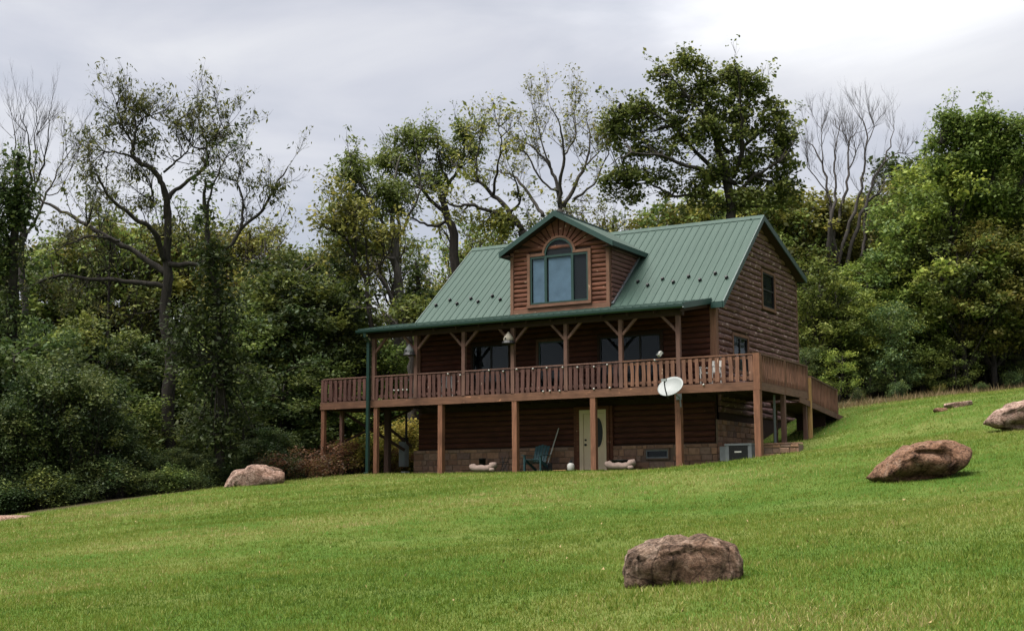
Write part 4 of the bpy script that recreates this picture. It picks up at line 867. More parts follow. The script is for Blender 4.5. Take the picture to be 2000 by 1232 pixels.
# two gourd birdhouses on porch posts
def gourd(x, z, mat, label, hole=True):
    o = thing('birdhouse', label, 'birdhouse', (x, -.2, z)); a = Acc(); a.lathe([(.03, -.05), (.14, -.02), (.19, .06), (.17, .17), (.10, .27), (.05, .33), (.03, .37)], (x, -.2, z), 14); a.build('body', M[mat], o, True)
    a = Acc(); a.lathe([(.24, .02), (.25, .04), (.17, .17)], (x, -.2, z-.08), 14); a.build('perch_tray', M['black'], o); oval('entrance_hole', Fr((0, -.2-.165, 0), (1, 0, 0), (0, -1, 0)), x-.02, z+.11, .035, .04, .0, .03, M['black'], o, n=12)
    a = Acc(); a.tube([(x, -.2, z+.36), (x, -.1, z+.46), (x, -.05, z+.47)], .012, 5); a.build('hanger', M['black'], o)
gourd(-9.22, 4.60, 'birdcream', 'cream gourd-shaped birdhouse hung on a porch post below the dormer'); gourd(-13.50, 4.42, 'birdgrey', 'grey gourd-shaped birdhouse hung on the porch post near the downspout')
q = onY(1288, 690, 0); fl = thing('spotlight', 'small white spotlight on a black bracket clamped to the porch railing', 'light', (q[0], 0, 3.70)); a = Acc(); a.tube([(q[0], 0, 3.70), (q[0], 0, 3.80)], .025, 6); a.build('bracket', M['black'], fl); a = Acc(); a.bar((q[0]-.01, -.07, 3.80), (q[0]+.05, .03, 3.93), .13, .10); a.build('head', M['white'], fl); oval('lens', Fr((0, -.09, 0), (1, 0, 0), (0, -1, 0)), q[0]-.01, 3.85, .05, .05, .0, .01, M['grey_metal'], fl, n=12)
# white porch chairs behind the balusters
def pchair(x, y, label, rz):
    o = thing('porch_chair', label, 'chair', (x, y, 2.785), rz=rz); c_, s_ = math.cos(rz), math.sin(rz); T = lambda p: (x+p[0]*c_-p[1]*s_, y+p[0]*s_+p[1]*c_, 2.785+p[2])
    def br(n, a_, b_, w, h): a = Acc(); a.bar(T(a_), T(b_), w, h); a.build(n, M['white'], o)
    for sx_ in (-.24, .24): br('leg', (sx_, -.22, .003), (sx_, -.22, .6), .045, .045); br('leg', (sx_, .24, .003), (sx_, .30, .95), .045, .045); br('armrest', (sx_, -.26, .62), (sx_, .28, .62), .06, .03)
    for k in range(5): br('seat_slat', (-.26, -.2+k*.1, .42), (.26, -.2+k*.1, .42), .08, .025); br('back_slat', (-.2+k*.1, .25, .45), (-.2+k*.1, .31, .95), .07, .02)
pchair(-12.55, .95, 'white slatted chair on the porch behind the railing near the grey birdhouse', .4); pchair(-2.0, .8, 'white slatted chair on deck behind the railing above the satellite dish', -.3)
ls = thing('string_lights', 'string of small white bulbs fixed along the porch railing boards', 'lights', (-9, -.08, 2.9))
wire = []
for px, py in ((770, 762), (778, 762), (787, 761), (795, 761), (875, 730), (899, 732), (955, 723), (983, 725), (1009, 721), (1041, 720), (1068, 718), (1099, 717), (1128, 717), (1160, 716), (1186, 712), (1061, 764), (1074, 763), (1093, 763), (1160, 759), (1191, 757), (1374, 751), (1279, 703)):
    q = onY(px, py, -.075); a = Acc(); a.lathe([(.01, -.03), (.034, -.012), (.034, .012), (.01, .03)], (q[0], -.08, q[2]), 8); a.build('bulb', M['white'], ls, True)
    if q[2] > 3.3: wire.append((q[0], -.066, q[2]+.02))
a = Acc(); a.tube(sorted(wire), .005, 4); a.build('wire', M['black'], ls)

# ------------------------------------------------------------------ trees
def rv(g=rnd):
    while True:
        v = Vector((g.uniform(-1, 1), g.uniform(-1, 1), g.uniform(-1, 1)))
        if .05 < v.length < 1: return v.normalized()
class Leaves:
    def __init__(s): s.p = []; s.L = []; s.ax = []; s.t = []; s.w = []
    def cluster(s, c, n, sd, size, tint=.5, droop=.3, flat=1., wid=.5, tv=.2):
        c = np.asarray(c, float); p = c+rng.normal(0, 1, (n, 3))*np.array([sd, sd, sd*flat])
        ax = rng.normal(0, 1, (n, 3)); ax[:, 2] = ax[:, 2]*.5-droop; ax /= np.linalg.norm(ax, axis=1)[:, None]
        s.p.append(p); s.ax.append(ax); s.L.append(size*np.clip(rng.lognormal(-.05, .36, n), .4, 1.9)); s.t.append(np.clip(tint+rng.normal(0, tv, n), 0, 1)); s.w.append(np.full(n, wid))
    def build(s, name, mat):
        p = np.concatenate(s.p); ax = np.concatenate(s.ax); L = np.concatenate(s.L)[:, None]; tt = np.concatenate(s.t); w = np.concatenate(s.w)[:, None]; n = len(p)
        up = rng.normal(0, .55, (n, 3))+np.array([0, 0, 1.]); b = np.cross(ax, up); b /= np.linalg.norm(b, axis=1)[:, None]+1e-9
        V = np.empty((n, 4, 3)); V[:, 0] = p; V[:, 2] = p+ax*L; V[:, 1] = p+ax*L*.45+b*L*w*.5; V[:, 3] = p+ax*L*.45-b*L*w*.5
        return fast_mesh(name, V.reshape(-1, 3), np.arange(n*4), np.arange(n)*4, mat, tt)
def curve(a, b, bend, n=4):
    a = Vector(map(float, a)); b = Vector(map(float, b)); m_ = (a+b)/2+bend; o = []
    for k in range(n+1): t_ = k/n; o.append(a*(1-t_)**2+m_*2*t_*(1-t_)+b*t_*t_)
    return o
def gnarl(L, rr, amt=.05):
    P_ = [Vector(p) for p in L]; n = len(P_); O = []; Q = []
    for i_ in range(n-1):
        a, b = P_[i_], P_[i_+1]; p0 = P_[max(0, i_-1)]; p3 = P_[min(n-1, i_+2)]; d = (b-a).length
        for k in range(4):
            t_ = k/4; c = .5*((2*a)+(b-p0)*t_+(2*p0-5*a+4*b-p3)*t_*t_+(3*a-p0-3*b+p3)*t_**3)
            if k or i_: c = c+rv()*min(.28, d*amt)
            O.append(c); Q.append((rr[i_]*(1-t_)+rr[i_+1]*t_)*rnd.uniform(.9, 1.1))
    O.append(P_[-1]); Q.append(rr[-1]); return O, Q
def grow(acc, p, d, L, r, lvl, tips, up=.25, spread=.75, k=(3, 5), wob=.16, ratio=.58, sides=3):
    pts_ = [Vector(p)]; d = Vector(d).normalized(); seg = 4
    for i_ in range(seg):
        d = (d+rv()*wob+Vector((0, 0, 1))*up*.3).normalized(); pts_.append(pts_[-1]+d*(L/seg))
    acc.tube(pts_, [r*(1-.6*i_/seg) for i_ in range(seg+1)], sides, False)
    if lvl <= 0: tips.append((pts_[-1], d)); tips.append((pts_[-2], d)); return
    for _ in range(rnd.randint(*k)):
        t_ = rnd.uniform(.3, 1.0)*seg; i_ = min(seg-1, int(t_)); q = pts_[i_].lerp(pts_[i_+1], t_-i_)
        nd_ = (d*.8+rv()*spread+Vector((0, 0, 1))*up).normalized(); grow(acc, q, nd_, L*ratio*rnd.uniform(.75, 1.25), r*.5, lvl-1, tips, up, spread, k, wob, ratio, sides)
    grow(acc, pts_[-1], d, L*ratio, r*.42, lvl-1, tips, up, spread, k, wob, ratio, sides)
def finish(name, label, cat, base, accT, lv, barkm, leafm, group=None, crown='crown', trunk='trunk'):
    o = thing(name, label, cat, base, group)
    tme = bpy.data.meshes.new(trunk); tme.from_pydata([tuple(v) for v in accT.V], [], accT.F); tme.update(); tme.materials.append(barkm); tme.shade_smooth()
    link(bpy.data.objects.new(trunk, tme), o)
    if lv is not None and lv.p: link(bpy.data.objects.new(crown, lv.build(crown, leafm)), o)
    return o
def tree_px(name, label, D, trunk, limbs, ells, leafm, barkm=None, twig=(1, .9), leaf=(.18, 26, .28), droop=.35, flat=.8, nsp=9, wid=.5, tipleaf=.5, branch_r=.035, group=None, depth=.55, ivy=None, bare=False, up=.25, cr=.36, ct=.5, spread=.75, nm=1.0):
    s = D/F_PX; T = Acc(); lv = Leaves(); tips = []; sk = []
    tr_ = [P(px, py, D) for px, py, _ in trunk]; b = tr_[0]; zb = h1(b[0], b[1])-.25
    pts_ = [Vector(map(float, p)) for p in tr_]; rr = [r*s for _, _, r in trunk]
    if pts_[0].z > zb: pts_[0].z = zb if pts_[0].z-zb < 3 else pts_[0].z
    if pts_[0].z > zb+.01: pts_.insert(0, Vector((pts_[0].x, pts_[0].y, zb))); rr.insert(0, rr[0]*1.15)
    rr = [r*.82 for r in rr]; gp_, gr_ = gnarl(pts_, rr, .035); T.tube(gp_, gr_, 9); sk += pts_[1:]
    for lb in limbs:
        od = rnd.uniform(-1, 1); q0 = lb[0]; L = []; n = len(lb); reach = math.hypot(lb[-1][0]-q0[0], lb[-1][1]-q0[1])
        for i_, (px, py, _) in enumerate(lb): L.append(Vector(map(float, P(px, py, D+od*reach*s*depth*(i_/(n-1))))))
        gp_, gr_ = gnarl(L, [max(.010, r*s*.68) for _, _, r in lb]); T.tube(gp_, gr_, 6); sk += L
        for _ in range(nsp):
            t_ = rnd.uniform(.35, 1.0)*(n-1); i_ = min(n-2, int(t_)); q = L[i_].lerp(L[i_+1], t_-i_); d = (L[i_+1]-L[i_]).normalized()
            grow(T, q, (d*.7+rv()*.9+Vector((0, 0, up))).normalized(), rnd.uniform(.5, 1.2)*twig[1], branch_r*rnd.uniform(.5, 1), twig[0], tips, up, spread)
        grow(T, L[-1], L[-1]-L[-2], twig[1], max(.010, lb[-1][2]*s*.55), twig[0], tips, up, spread)
    if not bare:
        for (q, d) in tips:
            if rnd.random() < tipleaf: lv.cluster(q, max(3, int(leaf[1]*.35)), leaf[2]*.8, leaf[0], rnd.uniform(.25, .75), droop, flat, wid)
    for e_ in ells:
        px, py, rx, ry, n = e_[:5]; c = P(px, py, D+(e_[5] if len(e_) > 5 else 0)); R = np.array([rx*s, ry*s])
        for _ in range(int(n*nm)):
            v = np.array(rv()); u = rnd.uniform(.15, 1)**.5; w = RGT*v[0]*R[0]*u+UPV*v[1]*R[1]*u+FWD*v[2]*R[0]*u*.8; q = c+w
            near = min(sk, key=lambda p: (p-Vector(q)).length+1.2*max(0, p.z-q[2])); dist = (near-Vector(q)).length
            if dist < 3.6: T.tube(curve(near, q, rv()*dist*.12+Vector((0, 0, -.06*dist)), 3), [branch_r*min(1.4, .5+dist*.25)*(1-.28*i_) for i_ in range(4)], 4, False)
            tv = rnd.uniform(.2, .8)*.6+ct*.4
            for _ in range(5):
                d = np.array(rv())*cr*np.array([1, 1, .7]); e2 = q+d*rnd.uniform(.5, 1.0); T.tube([q, q+(e2-q)*.5+np.array([0, 0, .05]), e2], [.014, .01, .005], 3, False)
                lv.cluster(e2, leaf[1], leaf[2], leaf[0], tv+rnd.uniform(-.1, .1), droop, flat, wid)
    if ivy:
        for px, py, rpx, n in ivy:
            c = P(px, py, D)
            for _ in range(n):
                v = np.array(rv()); q = c+v*rpx*s*np.array([1, 1, 1.5])*rnd.uniform(.5, 1); lv.cluster(q, 26, .24, .15, rnd.uniform(.1, .8), .5, 1.1, .8)
    return finish(name, label, 'tree', pts_[0], T, lv, barkm or M['bark'], leafm, group)

# --- left: the big spreading walnut
def zl(*p): return [(x/2.738, 150+y/2.738, r) for x, y, r in p]
tree_px('walnut_tree', 'tall dark walnut with open spreading limbs and thin drooping leaves, left woods', 50,
        [(331, 885, 20), (330, 760, 15), (325, 600, 12.5), (326, 490, 10), (326, 400, 8)],
        [zl((893, 760, 10), (885, 640, 9), (860, 560, 8), (810, 495, 7), (715, 430, 6), (716, 340, 4.5), (730, 260, 3), (700, 150, 1.5)),
         zl((893, 720, 8), (905, 640, 7), (960, 590, 6), (1060, 520, 5), (1100, 470, 5), (1105, 370, 4), (1070, 250, 2.5), (1055, 130, 1.3)),
         zl((715, 430, 4), (640, 410, 3), (560, 400, 2), (480, 380, 1.2)), zl((1100, 380, 3), (1040, 380, 2.4), (1010, 340, 1.8), (930, 250, 1)), zl((1105, 360, 3), (1160, 310, 2), (1230, 250, 1)),
         zl((876, 510, 4), (940, 455, 3), (1000, 400, 2), (1020, 330, 1)),
         zl((885, 980, 9), (840, 860, 8), (790, 800, 7), (700, 740, 5.5), (590, 640, 4), (520, 520, 2)),
         zl((885, 1050, 10), (770, 970, 9), (620, 880, 8), (470, 790, 6.5), (330, 720, 5), (240, 670, 4), (150, 640, 3), (80, 600, 1.5)),
         zl((890, 1130, 9), (800, 1105, 8), (620, 1090, 7), (480, 1075, 6), (290, 1070, 4.5), (210, 1100, 2.5)),
         zl((900, 1000, 9), (1050, 1000, 6), (1210, 920, 5.5), (1290, 820, 5), (1400, 720, 4), (1470, 590, 3), (1540, 480, 1.4)),
         zl((1290, 820, 4), (1300, 700, 3), (1270, 560, 2), (1290, 480, 1)), zl((640, 880, 4), (520, 855, 3), (420, 870, 2.4), (300, 930, 1.4)),
         zl((716, 360, 3), (650, 250, 2.4), (620, 140, 1.2)), zl((730, 270, 2.2), (790, 210, 1.6), (850, 240, 1)), zl((800, 640, 3), (820, 700, 3), (800, 560, 2), (760, 480, 1.3))],
        [(262, 205, 34, 22, 9), (225, 250, 38, 28, 9), (300, 285, 34, 30, 9), (390, 215, 34, 22, 6), (425, 265, 32, 30, 7), (355, 250, 24, 18, 4), (190, 330, 34, 26, 6), (200, 380, 42, 28, 7), (270, 345, 30, 20, 4), (420, 340, 38, 22, 5),
         (545, 385, 28, 40, 5), (500, 370, 34, 30, 4), (270, 400, 50, 24, 6), (330, 450, 60, 30, 7), (120, 470, 50, 24, 5), (180, 590, 70, 40, 10), (110, 560, 40, 22, 5)],
        M['lf_walnut'], M['bark'], leaf=(.165, 12, .16), droop=.8, nsp=8, wid=.32, tipleaf=.16, twig=(2, 1.0), cr=.45, nm=1.15, branch_r=.026)
tree_px('ivy_clad_tree', 'trunk thickly wrapped in dark green ivy beside the walnut', 47.5,
        [(430, 905, 12), (425, 700, 10), (415, 520, 8), (402, 420, 5), (400, 350, 3)], [[(402, 430, 4), (410, 380, 3), (430, 330, 2), (445, 300, 1)]],
        [(425, 590, 60, 60, 10), (400, 690, 80, 70, 14), (470, 740, 70, 60, 12), (440, 830, 90, 50, 16), (405, 500, 34, 40, 5), (370, 620, 40, 40, 8)], M['lf_ivy'], M['bark'], leaf=(.15, 26, .28), nsp=5, ivy=[(400, 365, 7, 3), (402, 420, 11, 6), (408, 490, 17, 9), (420, 560, 30, 18), (425, 640, 36, 22), (428, 730, 40, 22), (430, 820, 40, 20)], droop=.5)
tree_px('ivy_clad_tree', 'dark ivy-covered tree at the far end of the woods, beside bare tree', 49,
        [(15, 960, 16), (18, 700, 14), (25, 480, 10), (35, 330, 5), (35, 300, 3)], [[(30, 400, 5), (0, 360, 3), (-40, 330, 1.5)]],
        [(0, 480, 50, 60, 16), (30, 400, 34, 60, 14), (10, 600, 50, 60, 12), (-30, 420, 50, 80, 12), (0, 720, 60, 70, 16)], M['lf_dark'], M['bark'], leaf=(.17, 24, .28), ivy=[(38, 310, 9, 6), (36, 350, 14, 10), (34, 410, 18, 14)])
tree_px('dead_tree', 'leafless grey tree with fine upright twigs behind the ivy-covered tree', 58,
        [(50, 900, 9), (48, 600, 8), (46, 450, 6.5), (55, 400, 5)],
        [[(52, 420, 5), (60, 350, 3.5), (58, 280, 2), (40, 225, 1)], [(46, 460, 5), (40, 400, 3.5), (30, 330, 2.4), (25, 240, 1)], [(54, 410, 4.5), (75, 350, 3.2), (90, 290, 2), (95, 230, 1)], [(48, 470, 4.5), (80, 400, 3.4), (105, 350, 2.2), (145, 285, 1)],
         [(46, 450, 3.5), (20, 400, 2.4), (-10, 330, 1.2)], [(70, 365, 2.4), (68, 300, 1.8), (72, 235, 1)], [(90, 380, 2), (120, 370, 1.4), (155, 290, .8)]],
        [], M['lf_dark'], M['bark_dead'], twig=(2, 1.3), nsp=6, bare=True, branch_r=.022, up=.38, spread=.65)
# --- between the walnut and the house
def zm(*p): return [(560+x/2.678, 180+y/2.678, r) for x, y, r in p]
tree_px('locust_tree', 'slim several-stemmed tree with ragged green crown left of the roof', 60,
        [(783, 800, 14), (782, 640, 12), (776, 540, 9), (770, 470, 7), (765, 400, 5)],
        [zm((575, 960, 7), (520, 740, 5), (440, 560, 4), (380, 480, 3), (330, 330, 1.5)), zm((580, 900, 6), (580, 640, 4.5), (560, 480, 3), (600, 320, 1.5)), zm((585, 880, 5), (480, 850, 4), (360, 760, 3), (250, 640, 1.5)),
         zm((600, 1150, 5), (500, 980, 4), (430, 850, 3), (350, 700, 2), (300, 560, 1)), zm((560, 800, 4), (640, 640, 3.4), (700, 500, 2.4), (680, 330, 1.2)), zm((440, 560, 3), (370, 430, 2), (270, 450, 1))],
        [(690, 330, 34, 40, 16), (675, 400, 40, 34, 12), (740, 400, 40, 40, 14), (720, 470, 60, 34, 12), (785, 380, 34, 40, 10), (665, 470, 34, 26, 6), (700, 430, 40, 30, 8), (640, 460, 26, 20, 3)],
        M['lf_mid'], M['bark_grey'], leaf=(.17, 17, .18), nsp=5, droop=.6, wid=.4, nm=1.5)
tree_px('locust_tree', 'thin dark-stemmed tree leaning left of the porch roof corner', 57,
        [(728, 800, 7), (724, 640, 6), (716, 560, 5), (690, 500, 3.6)], [zm((370, 860, 3.4), (300, 760, 2.5), (240, 720, 1.2)), zm((430, 1000, 4), (420, 860, 3), (400, 700, 2), (340, 600, 1)), zm((425, 960, 3), (500, 900, 2), (560, 780, 1)), zm((360, 860, 3), (350, 700, 2), (260, 600, 1))],
        [(665, 440, 40, 26, 6), (700, 520, 40, 24, 4), (650, 500, 30, 26, 4)], M['lf_olive'], M['bark'], leaf=(.19, 10, .25), nsp=6, twig=(2, .8))
tree_px('ash_tree', 'taller tree with rounded green crown rising behind the left end of the roof', 66,
        [(890, 800, 13), (889, 500, 11), (874, 420, 8), (860, 380, 6.5)],
        [zm((840, 640, 7), (760, 570, 6), (700, 500, 5), (640, 420, 3.5), (560, 300, 1.5)), zm((820, 560, 6), (850, 480, 5), (900, 400, 4), (930, 300, 2.4), (900, 180, 1.2)), zm((700, 500, 4), (690, 380, 3), (720, 220, 1.3)), zm((850, 660, 5), (780, 700, 4), (700, 680, 3), (620, 640, 1.5)), zm((860, 490, 4), (800, 380, 3), (790, 240, 1.2)), zm((905, 400, 3), (960, 300, 2), (990, 200, 1))],
        [(815, 270, 50, 28, 22), (770, 310, 44, 36, 18), (835, 320, 50, 34, 16), (900, 255, 30, 22, 8), (900, 300, 34, 28, 8), (760, 370, 44, 30, 10), (850, 360, 40, 26, 6), (920, 280, 20, 30, 4)],
        M['lf_mid'], M['bark'], leaf=(.17, 17, .19), nsp=5, droop=.6, wid=.4, nm=1.6)
tree_px('leaning_tree', 'dark limbs leaning left out from behind the dormer, thinly leaved', 62,
        [(1035, 760, 15), (1032, 520, 13), (1019, 450, 10)], [zm((1230, 720, 9), (1170, 640, 8), (1080, 540, 6.5), (1000, 470, 5), (930, 440, 3.5), (860, 360, 1.5)), zm((1200, 690, 7), (1080, 630, 6), (950, 590, 4.5), (880, 600, 3), (800, 560, 1.3)), zm((1080, 540, 5), (1100, 420, 3.5), (1120, 300, 2), (1110, 180, 1)), zm((1000, 470, 4), (990, 380, 3), (1010, 260, 1.6), (985, 200, 1)), zm((1170, 630, 5), (1220, 560, 3), (1180, 420, 1.6))],
        [(950, 420, 44, 24, 7), (905, 400, 36, 26, 5), (960, 460, 60, 26, 10), (915, 330, 30, 30, 4), (990, 440, 40, 26, 8)], M['lf_olive'], M['bark'], leaf=(.19, 11, .26), nsp=6, twig=(2, .8), droop=.5, tipleaf=.25)
tree_px('nearly_bare_tree', 'nearly bare fan-shaped tree with fine twigs above the dormer', 70,
        [(1096, 700, 12), (1094, 480, 10), (1094, 410, 8)],
        [zm((1430, 620, 7), (1420, 500, 5.5), (1380, 400, 4.5), (1300, 300, 3), (1200, 240, 1.6), (1120, 180, 1)), zm((1430, 600, 6.5), (1430, 450, 5.5), (1450, 320, 4), (1430, 180, 2.4), (1380, 80, 1.2)), zm((1450, 600, 6), (1510, 480, 5), (1570, 360, 3.5), (1590, 220, 2), (1560, 120, 1)),
         zm((1340, 650, 6), (1290, 560, 5), (1200, 450, 4), (1130, 420, 2.6), (1030, 400, 1.3)), zm((1450, 330, 3), (1510, 220, 2.2), (1490, 70, 1)), zm((1380, 400, 3.4), (1330, 260, 2.2), (1300, 120, 1)), zm((1420, 520, 4), (1340, 470, 3), (1260, 330, 2), (1180, 300, 1)), zm((1500, 560, 4), (1600, 480, 3), (1680, 330, 1.6), (1690, 240, 1)), zm((1570, 380, 2.6), (1640, 300, 1.6), (1660, 200, .9))],
        [(1150, 350, 40, 40, 6), (1180, 400, 30, 26, 5)], M['lf_olive'], M['bark_grey'], twig=(2, 1.2), nsp=8, leaf=(.16, 6, .2), tipleaf=.26, branch_r=.026, up=.3, spread=.75)
tree_px('ivy_clad_tree', 'stub of trunk smothered in dark ivy at the roof corner', 58, [(820, 800, 10), (818, 640, 8), (815, 540, 5), (813, 510, 3)], [], [(822, 600, 36, 40, 12)], M['lf_dark'], ivy=[(815, 525, 14, 8), (815, 560, 20, 14), (820, 610, 24, 16), (825, 670, 26, 16)])
tree_px('bare_trunk_tree', 'thick pale grey trunk standing just behind the porch corner post', 55, [(806, 905, 13), (806, 760, 10), (804, 690, 9), (796, 650, 8), (785, 600, 6)], [[(798, 660, 6), (770, 630, 4), (740, 600, 2)]], [(790, 610, 44, 26, 8), (830, 600, 30, 30, 5)], M['lf_mid'], M['bark_grey'], leaf=(.18, 20, .2), nsp=4)
# --- the tulip tree behind the ridge
def zt(*p): return [(1100+x/2.678, 60+y/2.678, r) for x, y, r in p]
tree_px('tulip_tree', 'very tall dark green tree towering behind the roof ridge', 66,
        [(1432, 760, 18), (1430, 480, 15), (1428, 400, 12), (1415, 330, 9), (1395, 250, 6), (1370, 170, 3), (1345, 115, 1.5)],
        [zt((880, 800, 10), (700, 640, 6), (560, 500, 4), (440, 420, 2.5), (300, 380, 1.2)), zt((890, 760, 9), (940, 600, 6), (930, 420, 4), (920, 260, 2), (900, 190, 1.2)), zt((870, 640, 7), (760, 480, 5), (650, 340, 3), (540, 230, 1.4)), zt((900, 800, 8), (700, 720, 6), (520, 660, 4), (360, 640, 2.4), (250, 700, 1.2)), zt((930, 620, 6), (1040, 520, 4), (1120, 440, 2.4), (1160, 440, 1.2)), zt((900, 860, 7), (1000, 760, 5), (1140, 680, 3), (1200, 600, 1.4)), zt((700, 860, 5), (560, 860, 4), (450, 800, 2.6), (330, 800, 1.3)), zt((930, 430, 3), (1000, 340, 2), (1040, 290, 1))],
        [(1338, 120, 20, 26, 14), (1365, 150, 26, 34, 14), (1295, 145, 16, 14, 7), (1325, 185, 40, 28, 18), (1380, 195, 30, 30, 14), (1430, 150, 24, 24, 16), (1460, 165, 24, 26, 15), (1440, 210, 40, 30, 20), (1480, 180, 20, 20, 7), (1300, 225, 44, 24, 14), (1360, 250, 60, 34, 30), (1430, 260, 50, 34, 24), (1215, 220, 34, 22, 12), (1195, 255, 30, 24, 12), (1245, 200, 24, 18, 8), (1240, 255, 40, 26, 14), (1220, 290, 44, 20, 12), (1290, 290, 40, 24, 12), (1515, 210, 20, 18, 9), (1530, 250, 26, 34, 13), (1490, 240, 34, 24, 10), (1200, 345, 26, 20, 9), (1235, 345, 44, 28, 14), (1290, 340, 40, 20, 8), (1215, 380, 40, 20, 9), (1380, 330, 60, 40, 26), (1450, 330, 44, 34, 18), (1530, 310, 30, 44, 18), (1490, 300, 30, 24, 10), (1540, 370, 34, 40, 16), (1490, 370, 44, 34, 14), (1420, 390, 60, 30, 16), (1340, 380, 44, 30, 10)],
        M['lf_tulip'], M['bark'], leaf=(.155, 17, .18), nsp=3, droop=.35, wid=.8, cr=.42, twig=(1, .9), nm=.95)
# --- the dead tree right of the house
def zd(*p): return [(1500+x/1.925, 180+y/1.925, r) for x, y, r in p]
tree_px('dead_tree', 'leafless grey dead tree with upright limbs right of the gable', 69,
        [(1628, 800, 11), (1625, 620, 9.6), (1622, 500, 8), (1622, 430, 5.2)],
        [zd((245, 830, 6.7), (240, 600, 5.9), (235, 470, 5.2), (225, 380, 4.4), (205, 270, 3), (165, 200, 1.8), (140, 190, 0.74)), zd((245, 640, 5.2), (240, 480, 5.2), (255, 380, 4.1), (250, 270, 3), (255, 190, 1.8), (270, 130, 0.74)), zd((250, 700, 5.2), (260, 500, 5.2), (290, 400, 4.4), (300, 280, 3.3), (305, 190, 2.2), (330, 150, 0.89)), zd((255, 720, 5.9), (300, 520, 5.9), (345, 400, 4.4), (360, 260, 3.3), (370, 150, 2.2), (340, 80, 0.89)), zd((290, 830, 6.7), (320, 560, 5.9), (375, 400, 4.4), (400, 320, 3.7), (440, 250, 2.7), (470, 160, 1.2), (470, 110, 0.74)), zd((350, 620, 5.2), (365, 520, 4.4), (370, 420, 3.7), (420, 380, 3), (440, 330, 1.1)), zd((205, 270, 2.2), (200, 190, 1.5), (200, 125, 0.74)), zd((370, 200, 1.9), (400, 130, 1.2), (380, 80, 0.74)), zd((430, 270, 1.9), (490, 230, 1.3), (530, 240, 0.74)), zd((305, 200, 1.8), (280, 140, 0.89)), zd((225, 380, 2.2), (160, 300, 1.5), (145, 250, 0.74)), zd((300, 290, 2.2), (330, 230, 1.5), (320, 180, 0.74))],
        [], M['lf_dark'], M['bark_dead'], twig=(2, 1.2), nsp=8, bare=True, branch_r=.019, up=.4, spread=.7)
tree_px('oak_tree', 'tall tree with leaning limbs and olive crown above the right slope', 66,
        [(1960, 800, 15), (1955, 560, 12), (1945, 430, 9), (1930, 360, 7)],
        [zd((830, 340, 7), (790, 260, 5), (730, 200, 4), (690, 110, 2), (680, 80, 1)), zd((840, 360, 6), (860, 250, 4), (880, 150, 2), (850, 90, 1)), zd((860, 420, 7), (760, 360, 4), (660, 330, 2), (620, 350, 1)), zd((880, 500, 7), (960, 340, 5), (1000, 220, 3), (1010, 130, 1.4)), zd((790, 260, 3), (720, 240, 2.4), (650, 190, 1.2)), zd((820, 320, 4), (780, 200, 2.6), (810, 100, 1.2))],
        [(1855, 232, 22, 18, 9), (1875, 260, 30, 24, 10), (1912, 240, 30, 24, 14), (1945, 255, 36, 26, 14), (1840, 275, 24, 18, 6), (1985, 255, 30, 24, 10), (1900, 300, 50, 30, 18), (1960, 310, 50, 34, 18), (1850, 330, 44, 24, 12), (1920, 370, 70, 40, 24), (2020, 300, 44, 50, 14), (1990, 400, 60, 44, 16)],
        M['lf_mid'], M['bark'], leaf=(.16, 22, .21), nsp=4, wid=.6, nm=1.8, cr=.4)

